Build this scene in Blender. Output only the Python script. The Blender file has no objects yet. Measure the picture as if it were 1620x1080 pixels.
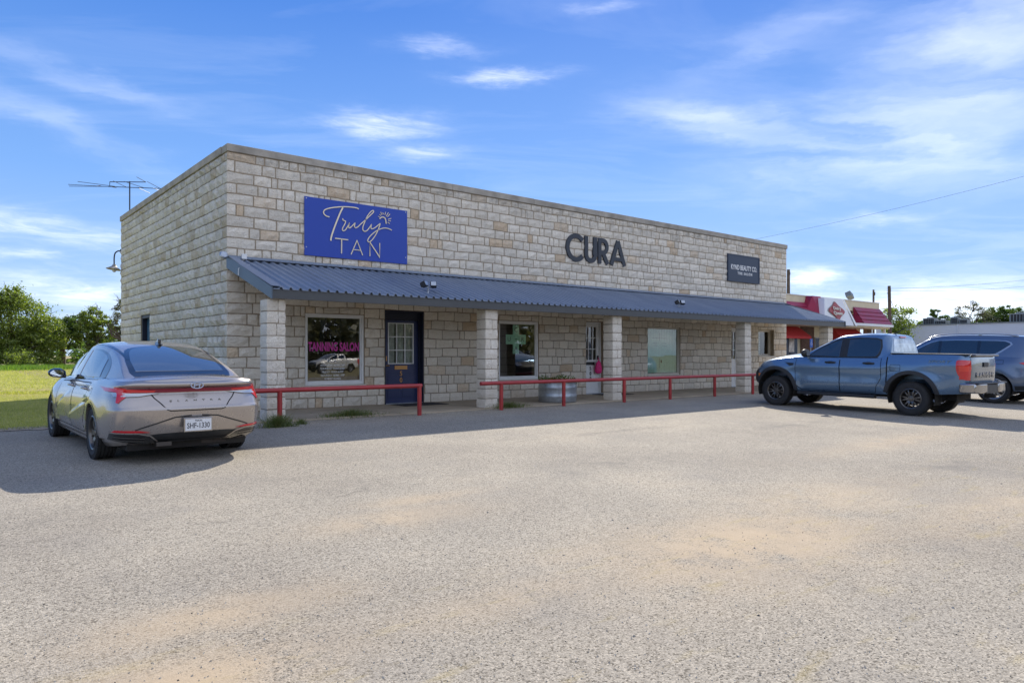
import bpy, bmesh, math, random
import numpy as np
from mathutils import Vector, Matrix
from mathutils.bvhtree import BVHTree

R = math.radians
PI = math.pi
random.seed(7)
rng = np.random.default_rng(7)
scene = bpy.context.scene
COL = scene.collection

# ------------------------------------------------------------------ camera
cam_d = bpy.data.cameras.new('camera'); cam = bpy.data.objects.new('camera', cam_d); COL.objects.link(cam)
cam.location = (-5.214, -16.232, 1.32)
cam.rotation_euler = (R(90), 0, R(-39.42))
cam_d.sensor_width = 36; cam_d.lens = 25.22; cam_d.shift_y = 0.0123
cam_d.clip_start = 0.1; cam_d.clip_end = 3000
scene.camera = cam
scene.render.engine = 'CYCLES'
scene.view_settings.view_transform = 'Standard'; scene.view_settings.look = 'None'
scene.view_settings.gamma = 1; scene.view_settings.use_curve_mapping = False
scene.view_settings.exposure = 0.92

SUN_AZ = 50.0      # degrees from +Y towards +X
SUN_EL = 33.8
SKY_STRENGTH = 0.122
sun_d = bpy.data.lights.new('sun', 'SUN'); sun = bpy.data.objects.new('sun', sun_d); COL.objects.link(sun)
sun_d.energy = 3.6; sun_d.angle = R(0.5); sun_d.color = (1.0, 0.93, 0.82)
sv = Vector((math.sin(R(SUN_AZ))*math.cos(R(SUN_EL)), math.cos(R(SUN_AZ))*math.cos(R(SUN_EL)), math.sin(R(SUN_EL))))
sun.rotation_euler = sv.to_track_quat('Z', 'Y').to_euler()
sun.location = sv*50


# ------------------------------------------------------------------ node helper
class NT:
    def __init__(s, tree): s.t = tree; s.n = tree.nodes; s.l = tree.links
    def node(s, typ, ins=None, **kw):
        nd = s.n.new(typ)
        for k, v in kw.items(): setattr(nd, k, v)
        for k, v in (ins or {}).items(): s.put(nd.inputs[k], v)
        return nd
    def put(s, sock, v):
        if isinstance(v, bpy.types.NodeSocket): s.l.new(v, sock)
        elif isinstance(v, bpy.types.Node): s.l.new(v.outputs[0], sock)
        else:
            if isinstance(v, (tuple, list)) and len(v) == 3 and len(sock.default_value) == 4: v = (*v, 1)
            sock.default_value = v
    def m(s, op, a, b=0.0, c=0.0, clamp=False):
        nd = s.n.new('ShaderNodeMath'); nd.operation = op; nd.use_clamp = clamp
        s.put(nd.inputs[0], a); s.put(nd.inputs[1], b); s.put(nd.inputs[2], c)
        return nd.outputs[0]
    def mix(s, f, a, b, mode='MIX'):
        nd = s.n.new('ShaderNodeMix'); nd.data_type = 'RGBA'; nd.blend_type = mode
        s.put(nd.inputs[0], f); s.put(nd.inputs[6], a); s.put(nd.inputs[7], b)
        return nd.outputs[2]
    def noise(s, vec, scale, detail=3, rough=.55, dist=0.0):
        nd = s.node('ShaderNodeTexNoise', {'Scale': scale, 'Detail': detail, 'Roughness': rough, 'Distortion': dist})
        if vec is not None: s.l.new(vec, nd.inputs['Vector'])
        return nd.outputs[0]
    def ramp(s, f, stops):
        nd = s.n.new('ShaderNodeValToRGB'); s.put(nd.inputs[0], f)
        e = nd.color_ramp.elements
        while len(e) < len(stops): e.new(0.5)
        for i, (p, c) in enumerate(stops):
            e[i].position = p
            e[i].color = (*c, 1) if isinstance(c, (tuple, list)) else (c, c, c, 1)
        return nd.outputs[0]
    def step(s, v, lo, hi):
        nd = s.node('ShaderNodeMapRange', {'Value': v, 'From Min': lo, 'From Max': hi}); nd.clamp = True
        return nd.outputs[0]
    def sep(s, v):
        nd = s.node('ShaderNodeSeparateXYZ', {0: v}); return nd.outputs
    def comb(s, x, y, z):
        return s.node('ShaderNodeCombineXYZ', {0: x, 1: y, 2: z}).outputs[0]


# ------------------------------------------------------------------ sky
world = bpy.data.worlds.new('World'); scene.world = world; world.use_nodes = True
N = NT(world.node_tree); N.n.clear()
out = N.node('ShaderNodeOutputWorld'); bg = N.node('ShaderNodeBackground', {'Strength': SKY_STRENGTH})
N.l.new(bg.outputs[0], out.inputs[0])
sky = N.node('ShaderNodeTexSky'); sky.sky_type = 'NISHITA'; sky.sun_disc = False
sky.sun_elevation = R(SUN_EL); sky.sun_rotation = R(SUN_AZ); sky.altitude = 300
sky.air_density = 1.0; sky.dust_density = 0.25; sky.ozone_density = 2.5
tc = N.node('ShaderNodeTexCoord').outputs['Generated']
sx, sy, sz = N.sep(tc)
az = N.m('MULTIPLY', N.m('ARCTAN2', sx, sy), 57.2958)
el = N.m('MULTIPLY', N.m('ARCSINE', sz), 57.2958)
hs = N.node('ShaderNodeHueSaturation', {'Saturation': 1.22, 'Value': 1.0, 'Color': sky.outputs[0]})
skyn = N.mix(1.0, hs.outputs[0], (0.50, 0.54, 0.76), 'MULTIPLY')
grad = N.ramp(N.m('DIVIDE', N.m('MAXIMUM', el, 0.0), 90.0), [(0, (.56, .72, .90)), (.06, (.44, .63, .90)), (.14, (.26, .48, .86)), (.28, (.095, .27, .71)), (.6, (.07, .20, .55)), (1, (.06, .17, .48))])
skyc = N.mix(.85, skyn, N.mix(1.0, grad, (4.05, 4.35, 4.8), 'MULTIPLY'))
# high cirrus: noise stretched along the wind on a flat cloud sheet
zz = N.m('ADD', N.m('MAXIMUM', sz, 0.0), 0.12)
u = N.m('DIVIDE', sx, zz); v = N.m('DIVIDE', sy, zz)
uv = N.comb(N.m('ADD', N.m('MULTIPLY', u, .80), N.m('MULTIPLY', v, -.60)), N.m('MULTIPLY', N.m('ADD', N.m('MULTIPLY', u, .60), N.m('MULTIPLY', v, .80)), 3.2), 0.0)
streak = N.noise(uv, 0.9, 6, .62, .8)
angv = N.comb(N.m('MULTIPLY', az, .10), N.m('MULTIPLY', el, .55), 0.0)
puff = N.noise(angv, 1.6, 6, .6, .6)
wisp = N.noise(N.comb(N.m('MULTIPLY', az, .13), N.m('ADD', N.m('MULTIPLY', el, .9), N.m('MULTIPLY', az, .05)), 3.0), 1.3, 8, .70, 1.2)
CL = [(38.9,21.1,3.18,.45,0,.6),(28.9,17.5,3.41,.68,0,.6),(32.4,15.5,2.73,.5,3,.4),(68.8,18.7,10.45,3.18,-22,.34),(55.2,17.4,5.0,.91,8,.6),
      (66.9,14.5,8.63,2.04,-6,.45),(71.4,12.0,6.81,1.82,10,.38),(7.0,15.2,7.72,.75,22,.32),(8.9,18.1,5.45,.64,12,.3),(6.3,8.3,7.72,.6,4,.5),
      (5.4,6.7,1.45,.23,0,.5),(7.8,4.2,3.86,.8,5,.7),(62.1,5.6,1.73,.73,0,.95),(68.5,3.6,3.86,.91,0,.8),(72.9,2.9,5.45,1.64,0,.75),
      (73.9,20.3,5.0,3.63,0,.3),(66.9,9.5,2.73,.41,0,.45),(33.4,23.0,2.73,.45,0,.3),(46.0,25.5,2.27,.36,0,.25),(59.7,22.4,7.27,1.36,-15,.3)]
acc = None; accs = None
wv = N.comb(N.m('MULTIPLY', az, .22), N.m('MULTIPLY', el, .8), 7.0)
azw = N.m('ADD', az, N.m('MULTIPLY', N.m('SUBTRACT', N.noise(wv, 1.0, 4, .6), .5), 7.0))
elw = N.m('ADD', el, N.m('MULTIPLY', N.m('SUBTRACT', N.noise(N.comb(N.m('MULTIPLY', az, .16), N.m('MULTIPLY', el, .5), 21.0), 1.3, 5, .6), .5), 2.4))
for (a0, e0, su, se, rot, amp) in CL:
    du = N.m('SUBTRACT', azw, a0); dv = N.m('SUBTRACT', elw, e0)
    c, s_ = math.cos(R(-rot)), math.sin(R(-rot))
    p = N.m('MULTIPLY', N.m('ADD', N.m('MULTIPLY', du, c), N.m('MULTIPLY', dv, s_)), 1/su)
    q = N.m('MULTIPLY', N.m('ADD', N.m('MULTIPLY', du, -s_), N.m('MULTIPLY', dv, c)), 1/se)
    g = N.m('MULTIPLY', N.m('EXPONENT', N.m('MULTIPLY', N.m('ADD', N.m('MULTIPLY', p, p), N.m('MULTIPLY', q, q)), -.8)), amp)
    if su > 4.9 and e0 > 9: accs = g if accs is None else N.m('ADD', accs, g)
    else: acc = g if acc is None else N.m('ADD', acc, g)
soft = N.noise(N.comb(N.m('MULTIPLY', azw, .07), N.m('ADD', N.m('MULTIPLY', elw, .30), N.m('MULTIPLY', az, .035)), 12.0), 1.2, 4, .5, .5)
acc = N.m('ADD', acc, 0.0)
local = N.m('ADD', N.m('MULTIPLY', accs, N.m('MULTIPLY', N.step(soft, .25, .72), .78)), N.m('MULTIPLY', acc, N.m('ADD', N.m('MULTIPLY', N.step(wisp, .26, .70), .95), .05)))
high = N.m('MULTIPLY', N.step(streak, .50, .95), .15)
low = N.m('MULTIPLY', N.m('MULTIPLY', N.step(puff, .47, .68), N.step(el, 10.0, 3.0)), .24)
# streaky cloud added round behind the camera to lift fill on the shaded front
fill_veil = N.m('MULTIPLY', N.m('MULTIPLY', N.m('ADD', N.step(N.m('ABSOLUTE', N.m('SUBTRACT', N.m('MODULO', N.m('ADD', az, 360.0), 360.0), 183.0)), 102.0, 72.0), 0.0), N.m('ADD', N.m('MULTIPLY', N.step(streak, .30, .75), .6), .35)), .72)
cl = N.m('ADD', N.m('ADD', N.m('ADD', local, high), low), fill_veil, clamp=True)
cl = N.m('MULTIPLY', cl, N.step(el, -0.5, 1.0))
CLOUDC = (6.8, 7.0, 7.5)
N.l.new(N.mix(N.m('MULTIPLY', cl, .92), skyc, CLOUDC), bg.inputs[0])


# ------------------------------------------------------------------ object helpers
def tag(o, label=None, cat=None, group=None, kind=None):
    if label: o['label'] = label
    if cat: o['category'] = cat
    if group: o['group'] = group
    if kind: o['kind'] = kind
    return o

def empty(name, loc=(0, 0, 0), rot=(0, 0, 0), sc=1.0, **kw):
    o = bpy.data.objects.new(name, None); COL.objects.link(o)
    o.location = loc; o.rotation_euler = rot; o.scale = (sc, sc, sc); o.empty_display_size = .2
    return tag(o, **kw)

def link(name, me, mats, parent=None, **kw):
    o = bpy.data.objects.new(name, me); COL.objects.link(o)
    if mats is not None:
        for m_ in (mats if isinstance(mats, (list, tuple)) else [mats]): me.materials.append(m_)
    if parent: o.parent = parent
    return tag(o, **kw)

def copy_tree(o, parent=None):
    c = o.copy(); COL.objects.link(c); c.parent = parent
    for ch in list(o.children): copy_tree(ch, c)
    return c

def smooth(me, ang=35):
    me.polygons.foreach_set('use_smooth', [True]*len(me.polygons))
    me.set_sharp_from_angle(angle=R(ang))


class MB:
    """collects faces; .build links them as one mesh object"""
    def __init__(s): s.v = []; s.f = []; s.mi = []; s.tint = []; s.cm = 0
    def add(s, vs, fs, tint=None):
        b = len(s.v); s.v += [tuple(p) for p in vs]; s.f += [tuple(i+b for i in f) for f in fs]
        s.mi += [s.cm]*len(fs); s.tint += [tint]*len(vs)
        return s
    def quad(s, a, b, c, d): return s.add([a, b, c, d], [(0, 1, 2, 3)])
    def box(s, x0, x1, y0, y1, z0, z1, M=None, tint=None):
        vs = [(x, y, z) for x in (x0, x1) for y in (y0, y1) for z in (z0, z1)]
        if M is not None: vs = [tuple(M @ Vector(p)) for p in vs]
        return s.add(vs, [(0, 1, 3, 2), (4, 6, 7, 5), (0, 4, 5, 1), (2, 3, 7, 6), (0, 2, 6, 4), (1, 5, 7, 3)], tint)
    def prism(s, poly, h0, h1, f, tint=None):
        """poly: 2D outline, f(u,v,h)->xyz"""
        n = len(poly)
        vs = [f(u, v, h0) for u, v in poly]+[f(u, v, h1) for u, v in poly]
        fs = [tuple(range(n))[::-1], tuple(range(n, 2*n))]+[(i, (i+1) % n, n+(i+1) % n, n+i) for i in range(n)]
        return s.add(vs, fs, tint)
    def tube(s, pts, r, n=8, caps=True):
        pts = [Vector(p) for p in pts]; k = len(pts)
        rs = r if isinstance(r, (list, tuple)) else [r]*k
        vs = []; up = None
        for i, p in enumerate(pts):
            d = (pts[min(i+1, k-1)]-pts[max(i-1, 0)]).normalized()
            if up is None: up = Vector((0, 0, 1)) if abs(d.z) < .9 else Vector((1, 0, 0))
            a = d.cross(up).normalized(); b = a.cross(d).normalized(); up = b
            for j in range(n):
                t = 2*PI*j/n; vs.append(p+(a*math.cos(t)+b*math.sin(t))*rs[i])
        fs = [(i*n+j, i*n+(j+1) % n, (i+1)*n+(j+1) % n, (i+1)*n+j) for i in range(k-1) for j in range(n)]
        if caps: fs += [tuple(range(n))[::-1], tuple((k-1)*n+j for j in range(n))]
        return s.add(vs, fs)
    def lathe(s, prof, n=32, M=None, closed=False):
        """prof: (r, h) about local z"""
        vs = [(r*math.cos(2*PI*j/n), r*math.sin(2*PI*j/n), h) for r, h in prof for j in range(n)]
        if M is not None: vs = [tuple(M @ Vector(p)) for p in vs]
        k = len(prof); rows = k if closed else k-1
        fs = [(i*n+j, i*n+(j+1) % n, ((i+1) % k)*n+(j+1) % n, ((i+1) % k)*n+j) for i in range(rows) for j in range(n)]
        return s.add(vs, fs)
    def ball(s, c, rx, ry=None, rz=None, n=12, m=8, M=None):
        ry = ry or rx; rz = rz or rx
        vs = []
        for i in range(m+1):
            a = PI*i/m
            for j in range(n):
                t = 2*PI*j/n
                p = Vector((c[0]+rx*math.sin(a)*math.cos(t), c[1]+ry*math.sin(a)*math.sin(t), c[2]+rz*math.cos(a)))
                vs.append(M @ p if M is not None else p)
        fs = [(i*n+j, (i+1)*n+j, (i+1)*n+(j+1) % n, i*n+(j+1) % n) for i in range(m) for j in range(n)]
        return s.add(vs, fs)
    def mesh(s, name):
        me = bpy.data.meshes.new(name); me.from_pydata(s.v, [], s.f)
        if any(s.mi): me.polygons.foreach_set('material_index', s.mi)
        if any(t is not None for t in s.tint):
            a = me.attributes.new('tint', 'FLOAT_COLOR', 'POINT')
            a.data.foreach_set('color', np.array([(*(t or (0, 0, 0)), 1) for t in s.tint], dtype=np.float32).ravel())
        me.validate(); me.update()
        return me
    def build(s, name, mats, parent=None, sm=None, fixn=True, **kw):
        me = s.mesh(name)
        if fixn:
            bm = bmesh.new(); bm.from_mesh(me); bmesh.ops.recalc_face_normals(bm, faces=bm.faces); bm.to_mesh(me); bm.free()
        if sm: smooth(me, sm)
        return link(name, me, mats, parent, **kw)


def bevel(o, w=.01, seg=2):
    m_ = o.modifiers.new('bevel', 'BEVEL'); m_.width = w; m_.segments = seg; m_.limit_method = 'ANGLE'; m_.angle_limit = R(40)
    return o

def text_obj(name, s, w, h, M, mat, parent=None, ext=.004, bold=0.0, sp=1.0, shear=0.0, **kw):
    """lettering fitted to w x h (None keeps proportion), lying in the local xy plane of M, centred"""
    cu = bpy.data.curves.new('lettering', 'FONT'); cu.body = s; cu.align_x = 'CENTER'; cu.extrude = ext
    cu.offset = bold; cu.space_character = sp; cu.shear = shear; cu.resolution_u = 3
    t = bpy.data.objects.new('tmp', cu); COL.objects.link(t)
    me = bpy.data.meshes.new_from_object(t.evaluated_get(bpy.context.evaluated_depsgraph_get()))
    bpy.data.objects.remove(t)
    co = np.empty(len(me.vertices)*3, dtype=np.float32); me.vertices.foreach_get('co', co); co = co.reshape(-1, 3)
    lo, hi = co.min(0), co.max(0); d = hi-lo
    kx = w/d[0] if w else h/d[1]; ky = h/d[1] if h else w/d[0]
    co[:, 0] = (co[:, 0]-(lo[0]+hi[0])/2)*kx; co[:, 1] = (co[:, 1]-(lo[1]+hi[1])/2)*ky
    for i, p in enumerate(co): me.vertices[i].co = M @ Vector([float(q_) for q_ in p])
    me.update()
    return link(name, me, mat, parent, **kw)

def facing_y(x, y, z):      # plane facing -Y (towards the car park)
    return Matrix.Translation((x, y, z)) @ Matrix.Rotation(R(90), 4, 'X')

def catmull(P, k=8, closed=False):
    P = [tuple(p) for p in P]; out_ = []; n = len(P)
    rngi = range(n if closed else n-1)
    for i in rngi:
        if closed: p0, p1, p2, p3 = P[i-1], P[i], P[(i+1) % n], P[(i+2) % n]
        else:
            p1, p2 = P[i], P[i+1]
            p0 = P[i-1] if i else tuple(2*a-b for a, b in zip(p1, p2))
            p3 = P[i+2] if i+2 < n else tuple(2*b-a for a, b in zip(p1, p2))
        for j in range(k):
            t = j/k
            out_.append(tuple(.5*((2*b)+(-a+c)*t+(2*a-5*b+4*c-d)*t*t+(-a+3*b-3*c+d)*t**3) for a, b, c, d in zip(p0, p1, p2, p3)))
    if not closed: out_.append(P[-1])
    return out_

def ribbon(mb, pts, w, f, h0, h1):
    """a stroke of width w along 2D pts, extruded from h0 to h1"""
    n = len(pts); L = []; Rr = []
    for i in range(n):
        a = pts[max(i-1, 0)]; b = pts[min(i+1, n-1)]
        dx, dy = b[0]-a[0], b[1]-a[1]; l = math.hypot(dx, dy) or 1
        wi = (w[i] if isinstance(w, (list, tuple)) else w)/2
        if 0 < i < n-1:
            d1 = (pts[i][0]-a[0], pts[i][1]-a[1]); d2 = (b[0]-pts[i][0], b[1]-pts[i][1])
            l1, l2 = math.hypot(*d1) or 1, math.hypot(*d2) or 1
            c = (d1[0]*d2[0]+d1[1]*d2[1])/(l1*l2); wi /= max(.5, math.sqrt(max(0, (1+c)/2)))
        nx, ny = -dy/l*wi, dx/l*wi
        L.append((pts[i][0]+nx, pts[i][1]+ny)); Rr.append((pts[i][0]-nx, pts[i][1]-ny))
    vs = []
    for i in range(n): vs += [f(*L[i], h1), f(*Rr[i], h1), f(*Rr[i], h0), f(*L[i], h0)]
    fs = []
    for i in range(n-1):
        for j in range(4): fs.append((4*i+j, 4*i+(j+1) % 4, 4*i+4+(j+1) % 4, 4*i+4+j))
    fs += [(3, 2, 1, 0), (4*n-4, 4*n-3, 4*n-2, 4*n-1)]
    mb.add(vs, fs)


# ------------------------------------------------------------------ materials
def mat(name, col=(.5, .5, .5), rough=.6, metal=0.0, spec=.5, coat=0.0, coatr=.03, emis=None, noise=0.0, nscale=8, bump=0.0, bscale=40, alpha=1):
    m_ = bpy.data.materials.new(name); m_.use_nodes = True; N = NT(m_.node_tree)
    b = N.n['Principled BSDF']
    b.inputs['Base Color'].default_value = (*col, 1); b.inputs['Roughness'].default_value = rough
    b.inputs['Metallic'].default_value = metal; b.inputs['Specular IOR Level'].default_value = spec
    b.inputs['Coat Weight'].default_value = coat; b.inputs['Coat Roughness'].default_value = coatr
    pos = N.node('ShaderNodeTexCoord').outputs['Object']
    if noise:
        n_ = N.noise(pos, nscale, 5)
        c = N.mix(N.step(n_, .3, .7), tuple(x*(1-noise) for x in col), tuple(min(1, x*(1+noise)) for x in col))
        N.l.new(c, b.inputs['Base Color'])
        N.l.new(N.m('ADD', N.m('MULTIPLY', n_, .25), rough-.12), b.inputs['Roughness'])
    if name == 'red_painted_pipe':      # chips and rust low on the posts
        z_ = N.sep(N.node('ShaderNodeNewGeometry').outputs['Position'])[2]
        chip = N.m('MULTIPLY', N.step(N.noise(pos, 17, 5, .7), .60, .66), N.step(z_, .75, .0))
        N.l.new(N.mix(N.m('MULTIPLY', chip, .8), N.mix(N.step(N.noise(pos, 3, 4), .3, .7), (.30, .02, .022), (.42, .03, .03)), (.12, .05, .03)), b.inputs['Base Color'])
    if name == 'blue_painted_metal':
        gx, gy, gz_ = N.sep(N.node('ShaderNodeNewGeometry').outputs['Position'])
        wn = N.node('ShaderNodeTexWhiteNoise'); wn.noise_dimensions = '1D'; N.l.new(N.m('FLOOR', N.m('DIVIDE', gx, .78)), wn.inputs['W'])
        st_ = N.noise(N.comb(N.m('MULTIPLY', gx, 3.2), N.m('MULTIPLY', gy, .5), 0.0), 2.0, 5, .65)
        c2 = N.mix(N.m('ADD', N.m('MULTIPLY', wn.outputs[0], .35), N.m('MULTIPLY', N.step(st_, .35, .7), .65)), (.175, .215, .285), (.25, .295, .365))
        N.l.new(c2, b.inputs['Base Color'])
    if bump:
        bn = N.node('ShaderNodeBump', {'Strength': bump, 'Distance': .01, 'Height': N.noise(pos, bscale, 4)})
        N.l.new(bn.outputs[0], b.inputs['Normal'])
    return m_

M = {}
def stone_mat(name, base_a, base_b, tan, dark):
    m_ = bpy.data.materials.new(name); m_.use_nodes = True; N = NT(m_.node_tree); b = N.n['Principled BSDF']
    pos = N.node('ShaderNodeNewGeometry').outputs['Position']
    at = N.node('ShaderNodeAttribute'); at.attribute_name = 'tint'
    tr, tg, tb = N.sep(at.outputs['Color'])
    n1 = N.noise(pos, 5, 6, .6); n2 = N.noise(pos, 28, 6, .65); n3 = N.noise(pos, 11, 5, .7, 1.5)
    c = N.mix(N.step(n1, .35, .65), base_a, base_b)
    c = N.mix(N.m('MULTIPLY', N.step(N.m('ADD', tr, N.m('MULTIPLY', N.m('SUBTRACT', n3, .5), .7)), .55, 1.0), .85), c, tan)
    c = N.mix(N.m('MULTIPLY', N.step(n3, .55, .72), .36), c, dark)
    vein = N.step(N.m('ABSOLUTE', N.m('SUBTRACT', N.noise(pos, 7, 4, .65, 2.5), .5)), .018, .0)
    c = N.mix(N.m('MULTIPLY', N.m('MULTIPLY', vein, N.step(n1, .42, .58)), .7), c, dark)
    pit = N.step(N.noise(pos, 45, 3, .7), .66, .74)
    c = N.mix(N.m('MULTIPLY', pit, .35), c, dark)
    # weather stains: grey near the top of the wall
    z = N.sep(pos)[2]
    st = N.m('MULTIPLY', N.step(z, 5.25, 5.9), N.step(N.noise(pos, 3.2, 6, .7), .42, .62))
    c = N.mix(N.m('MULTIPLY', st, .62), c, (.16, .155, .14))
    sx_, sy_, sz_ = N.sep(pos)
    run = N.noise(N.comb(N.m('MULTIPLY', N.m('ADD', sx_, sy_), 3.0), N.m('MULTIPLY', sz_, .28), 2.0), 2.2, 5, .65)
    c = N.mix(N.m('MULTIPLY', N.m('MULTIPLY', N.step(run, .54, .70), N.step(z, 3.4, 5.8)), .40), c, (.25, .235, .20))
    br = N.m('ADD', N.m('MULTIPLY', tg, .20), .90)
    c = N.mix(1.0, c, N.comb(br, br, br), 'MULTIPLY')
    N.l.new(c, b.inputs['Base Color']); b.inputs['Roughness'].default_value = .9; b.inputs['Specular IOR Level'].default_value = .2
    h = N.m('ADD', N.m('MULTIPLY', n3, 1.0), N.m('MULTIPLY', n2, .6))
    N.l.new(N.node('ShaderNodeBump', {'Strength': 1.0, 'Distance': .045, 'Height': h}).outputs[0], b.inputs['Normal'])
    return m_
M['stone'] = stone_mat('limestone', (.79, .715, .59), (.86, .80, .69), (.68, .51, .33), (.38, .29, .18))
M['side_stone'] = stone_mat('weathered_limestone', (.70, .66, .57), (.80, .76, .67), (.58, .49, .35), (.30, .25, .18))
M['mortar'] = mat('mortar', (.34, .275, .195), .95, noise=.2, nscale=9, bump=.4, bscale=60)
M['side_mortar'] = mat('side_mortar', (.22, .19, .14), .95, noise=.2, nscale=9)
M['coping'] = mat('coping_concrete', (.36, .33, .28), .9, noise=.28, nscale=2.5, bump=.4, bscale=25)
M['concrete'] = mat('porch_concrete', (.34, .28, .20), .9, noise=.2, nscale=1.6, bump=.3, bscale=30)
M['blue_metal'] = mat('blue_painted_metal', (.205, .25, .325), .42, .0, noise=.12, nscale=1.2)
M['fascia'] = mat('dark_fascia_metal', (.075, .08, .085), .42, .3, noise=.1, nscale=2)
M['rake'] = mat('rake_metal', (.085, .115, .15), .4, .35, noise=.1, nscale=2)
M['soffit'] = mat('soffit_boards', (.30, .27, .22), .8)
M['red'] = mat('red_painted_pipe', (.36, .018, .022), .38, .0, coat=.3, coatr=.2, noise=.15, nscale=4, bump=.1, bscale=60)
M['sign_blue'] = mat('sign_blue', (.004, .048, .38), .42, coat=.12, coatr=.2)
M['sign_navy'] = mat('sign_navy', (.016, .034, .07), .5, coat=.05, coatr=.2)
M['gold'] = mat('brushed_champagne_metal', (.86, .74, .52), .4, .35)
M['letter_dark'] = mat('letter_dark', (.025, .032, .045), .5)
M['white'] = mat('white_paint', (.78, .78, .76), .45, noise=.04)
M['cream_trim'] = mat('cream_trim', (.62, .58, .50), .55, noise=.06)
M['navy_door'] = mat('navy_door', (.018, .03, .10), .4, coat=.2, coatr=.2)
M['navy_frame'] = mat('navy_frame', (.01, .014, .032), .5)
M['brass'] = mat('brass', (.55, .30, .12), .4, .8)
M['black'] = mat('black_plastic', (.015, .015, .016), .5)
M['rubber'] = mat('rubber_mat', (.02, .02, .022), .9, bump=.3, bscale=80)
M['galv'] = mat('galvanised_steel', (.42, .46, .50), .36, .85, noise=.14, nscale=14)
M['dark_room'] = mat('interior_wall', (.10, .085, .065), .9)
M['brown_room'] = mat('interior_brown', (.36, .29, .20), .9, noise=.35, nscale=2.5)
M['teal_film'] = mat('teal_film', (.36, .60, .56), .6, noise=.12, nscale=2)
M['mint'] = mat('mint_sign', (.38, .68, .56), .6)
M['pink'] = mat('pink_vinyl', (.55, .03, .30), .5)
M['hot_pink'] = mat('hot_pink_fabric', (.75, .03, .20), .7, noise=.2, nscale=20)
M['white_vinyl'] = mat('white_vinyl', (.8, .8, .78), .6)
M['curtain'] = mat('curtain', (.55, .55, .58), .9, noise=.2, nscale=9)
M['blue_side'] = mat('blue_side_door', (.02, .09, .17), .5)
M['lamp_grey'] = mat('grey_cast_metal', (.33, .32, .30), .6, .3)
M['pipe_dark'] = mat('dark_pipe', (.05, .055, .065), .5, .5)
M['roofing'] = mat('flat_roofing', (.30, .29, .27), .9)

def glass_mat(name, ior=1.6, tint=(.85, .9, .88)):
    m_ = bpy.data.materials.new(name); m_.use_nodes = True; N = NT(m_.node_tree); N.n.remove(N.n['Principled BSDF'])
    o = N.n['Material Output']
    tr = N.node('ShaderNodeBsdfTransparent', {'Color': tint}); gl = N.node('ShaderNodeBsdfGlossy', {'Roughness': .0})
    pos = N.node('ShaderNodeTexCoord').outputs['Object']
    bmp = N.node('ShaderNodeBump', {'Strength': .05, 'Distance': .02, 'Height': N.noise(pos, 1.6, 2)})
    N.l.new(bmp.outputs[0], gl.inputs['Normal'])
    fr = N.node('ShaderNodeFresnel', {'IOR': ior}); outer = N.m('SUBTRACT', 1.0, N.node('ShaderNodeNewGeometry').outputs['Backfacing'])
    mx = N.node('ShaderNodeMixShader', {0: N.m('MULTIPLY', fr.outputs[0], outer), 1: tr.outputs[0], 2: gl.outputs[0]})
    N.l.new(mx.outputs[0], o.inputs[0])
    return m_
M['glass'] = glass_mat('shop_glass', 2.2, (.90, .93, .88))

# leaves with light coming through
def leaf_mat(name, c1, c2, c3=None, trans=.35):
    m_ = bpy.data.materials.new(name); m_.use_nodes = True; N = NT(m_.node_tree); N.n.remove(N.n['Principled BSDF'])
    at = N.node('ShaderNodeAttribute'); at.attribute_name = 'tint'
    tr_, tg, tb = N.sep(at.outputs['Color'])
    c = N.mix(tr_, c1, c2)
    if c3: c = N.mix(N.step(tg, .86, .9), c, c3)
    df = N.node('ShaderNodeBsdfDiffuse', {'Color': c}); tl = N.node('ShaderNodeBsdfTranslucent', {'Color': N.mix(1.0, c, (1.5, 1.7, .7), 'MULTIPLY')})
    gl = N.node('ShaderNodeBsdfGlossy', {'Color': (.5, .5, .5), 'Roughness': .45})
    m1 = N.node('ShaderNodeMixShader', {0: trans, 1: df.outputs[0], 2: tl.outputs[0]})
    m2 = N.node('ShaderNodeMixShader', {0: .06, 1: m1.outputs[0], 2: gl.outputs[0]})
    N.l.new(m2.outputs[0], N.n['Material Output'].inputs[0])
    return m_
M['leaf'] = leaf_mat('leaf_green', (.10, .14, .03), (.28, .32, .075), trans=.42)
M['leaf_dark'] = leaf_mat('leaf_dark', (.055, .10, .025), (.15, .21, .045))
M['leaf_grey'] = leaf_mat('leaf_grey', (.10, .11, .06), (.22, .21, .13), trans=.25)
M['grass'] = leaf_mat('grass_blades', (.24, .26, .05), (.46, .43, .11), (.56, .47, .24), .42)
M['weed'] = leaf_mat('weed_blades', (.08, .115, .035), (.17, .20, .065), (.25, .2, .08), .3)
M['bark'] = mat('bark', (.12, .09, .065), .95, noise=.35, nscale=9, bump=.8, bscale=20)


# ------------------------------------------------------------------ ground
def gz(y): return 0.0 if y > -2.6 else max(-.018*(-2.6-y), -.018*40)

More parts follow.
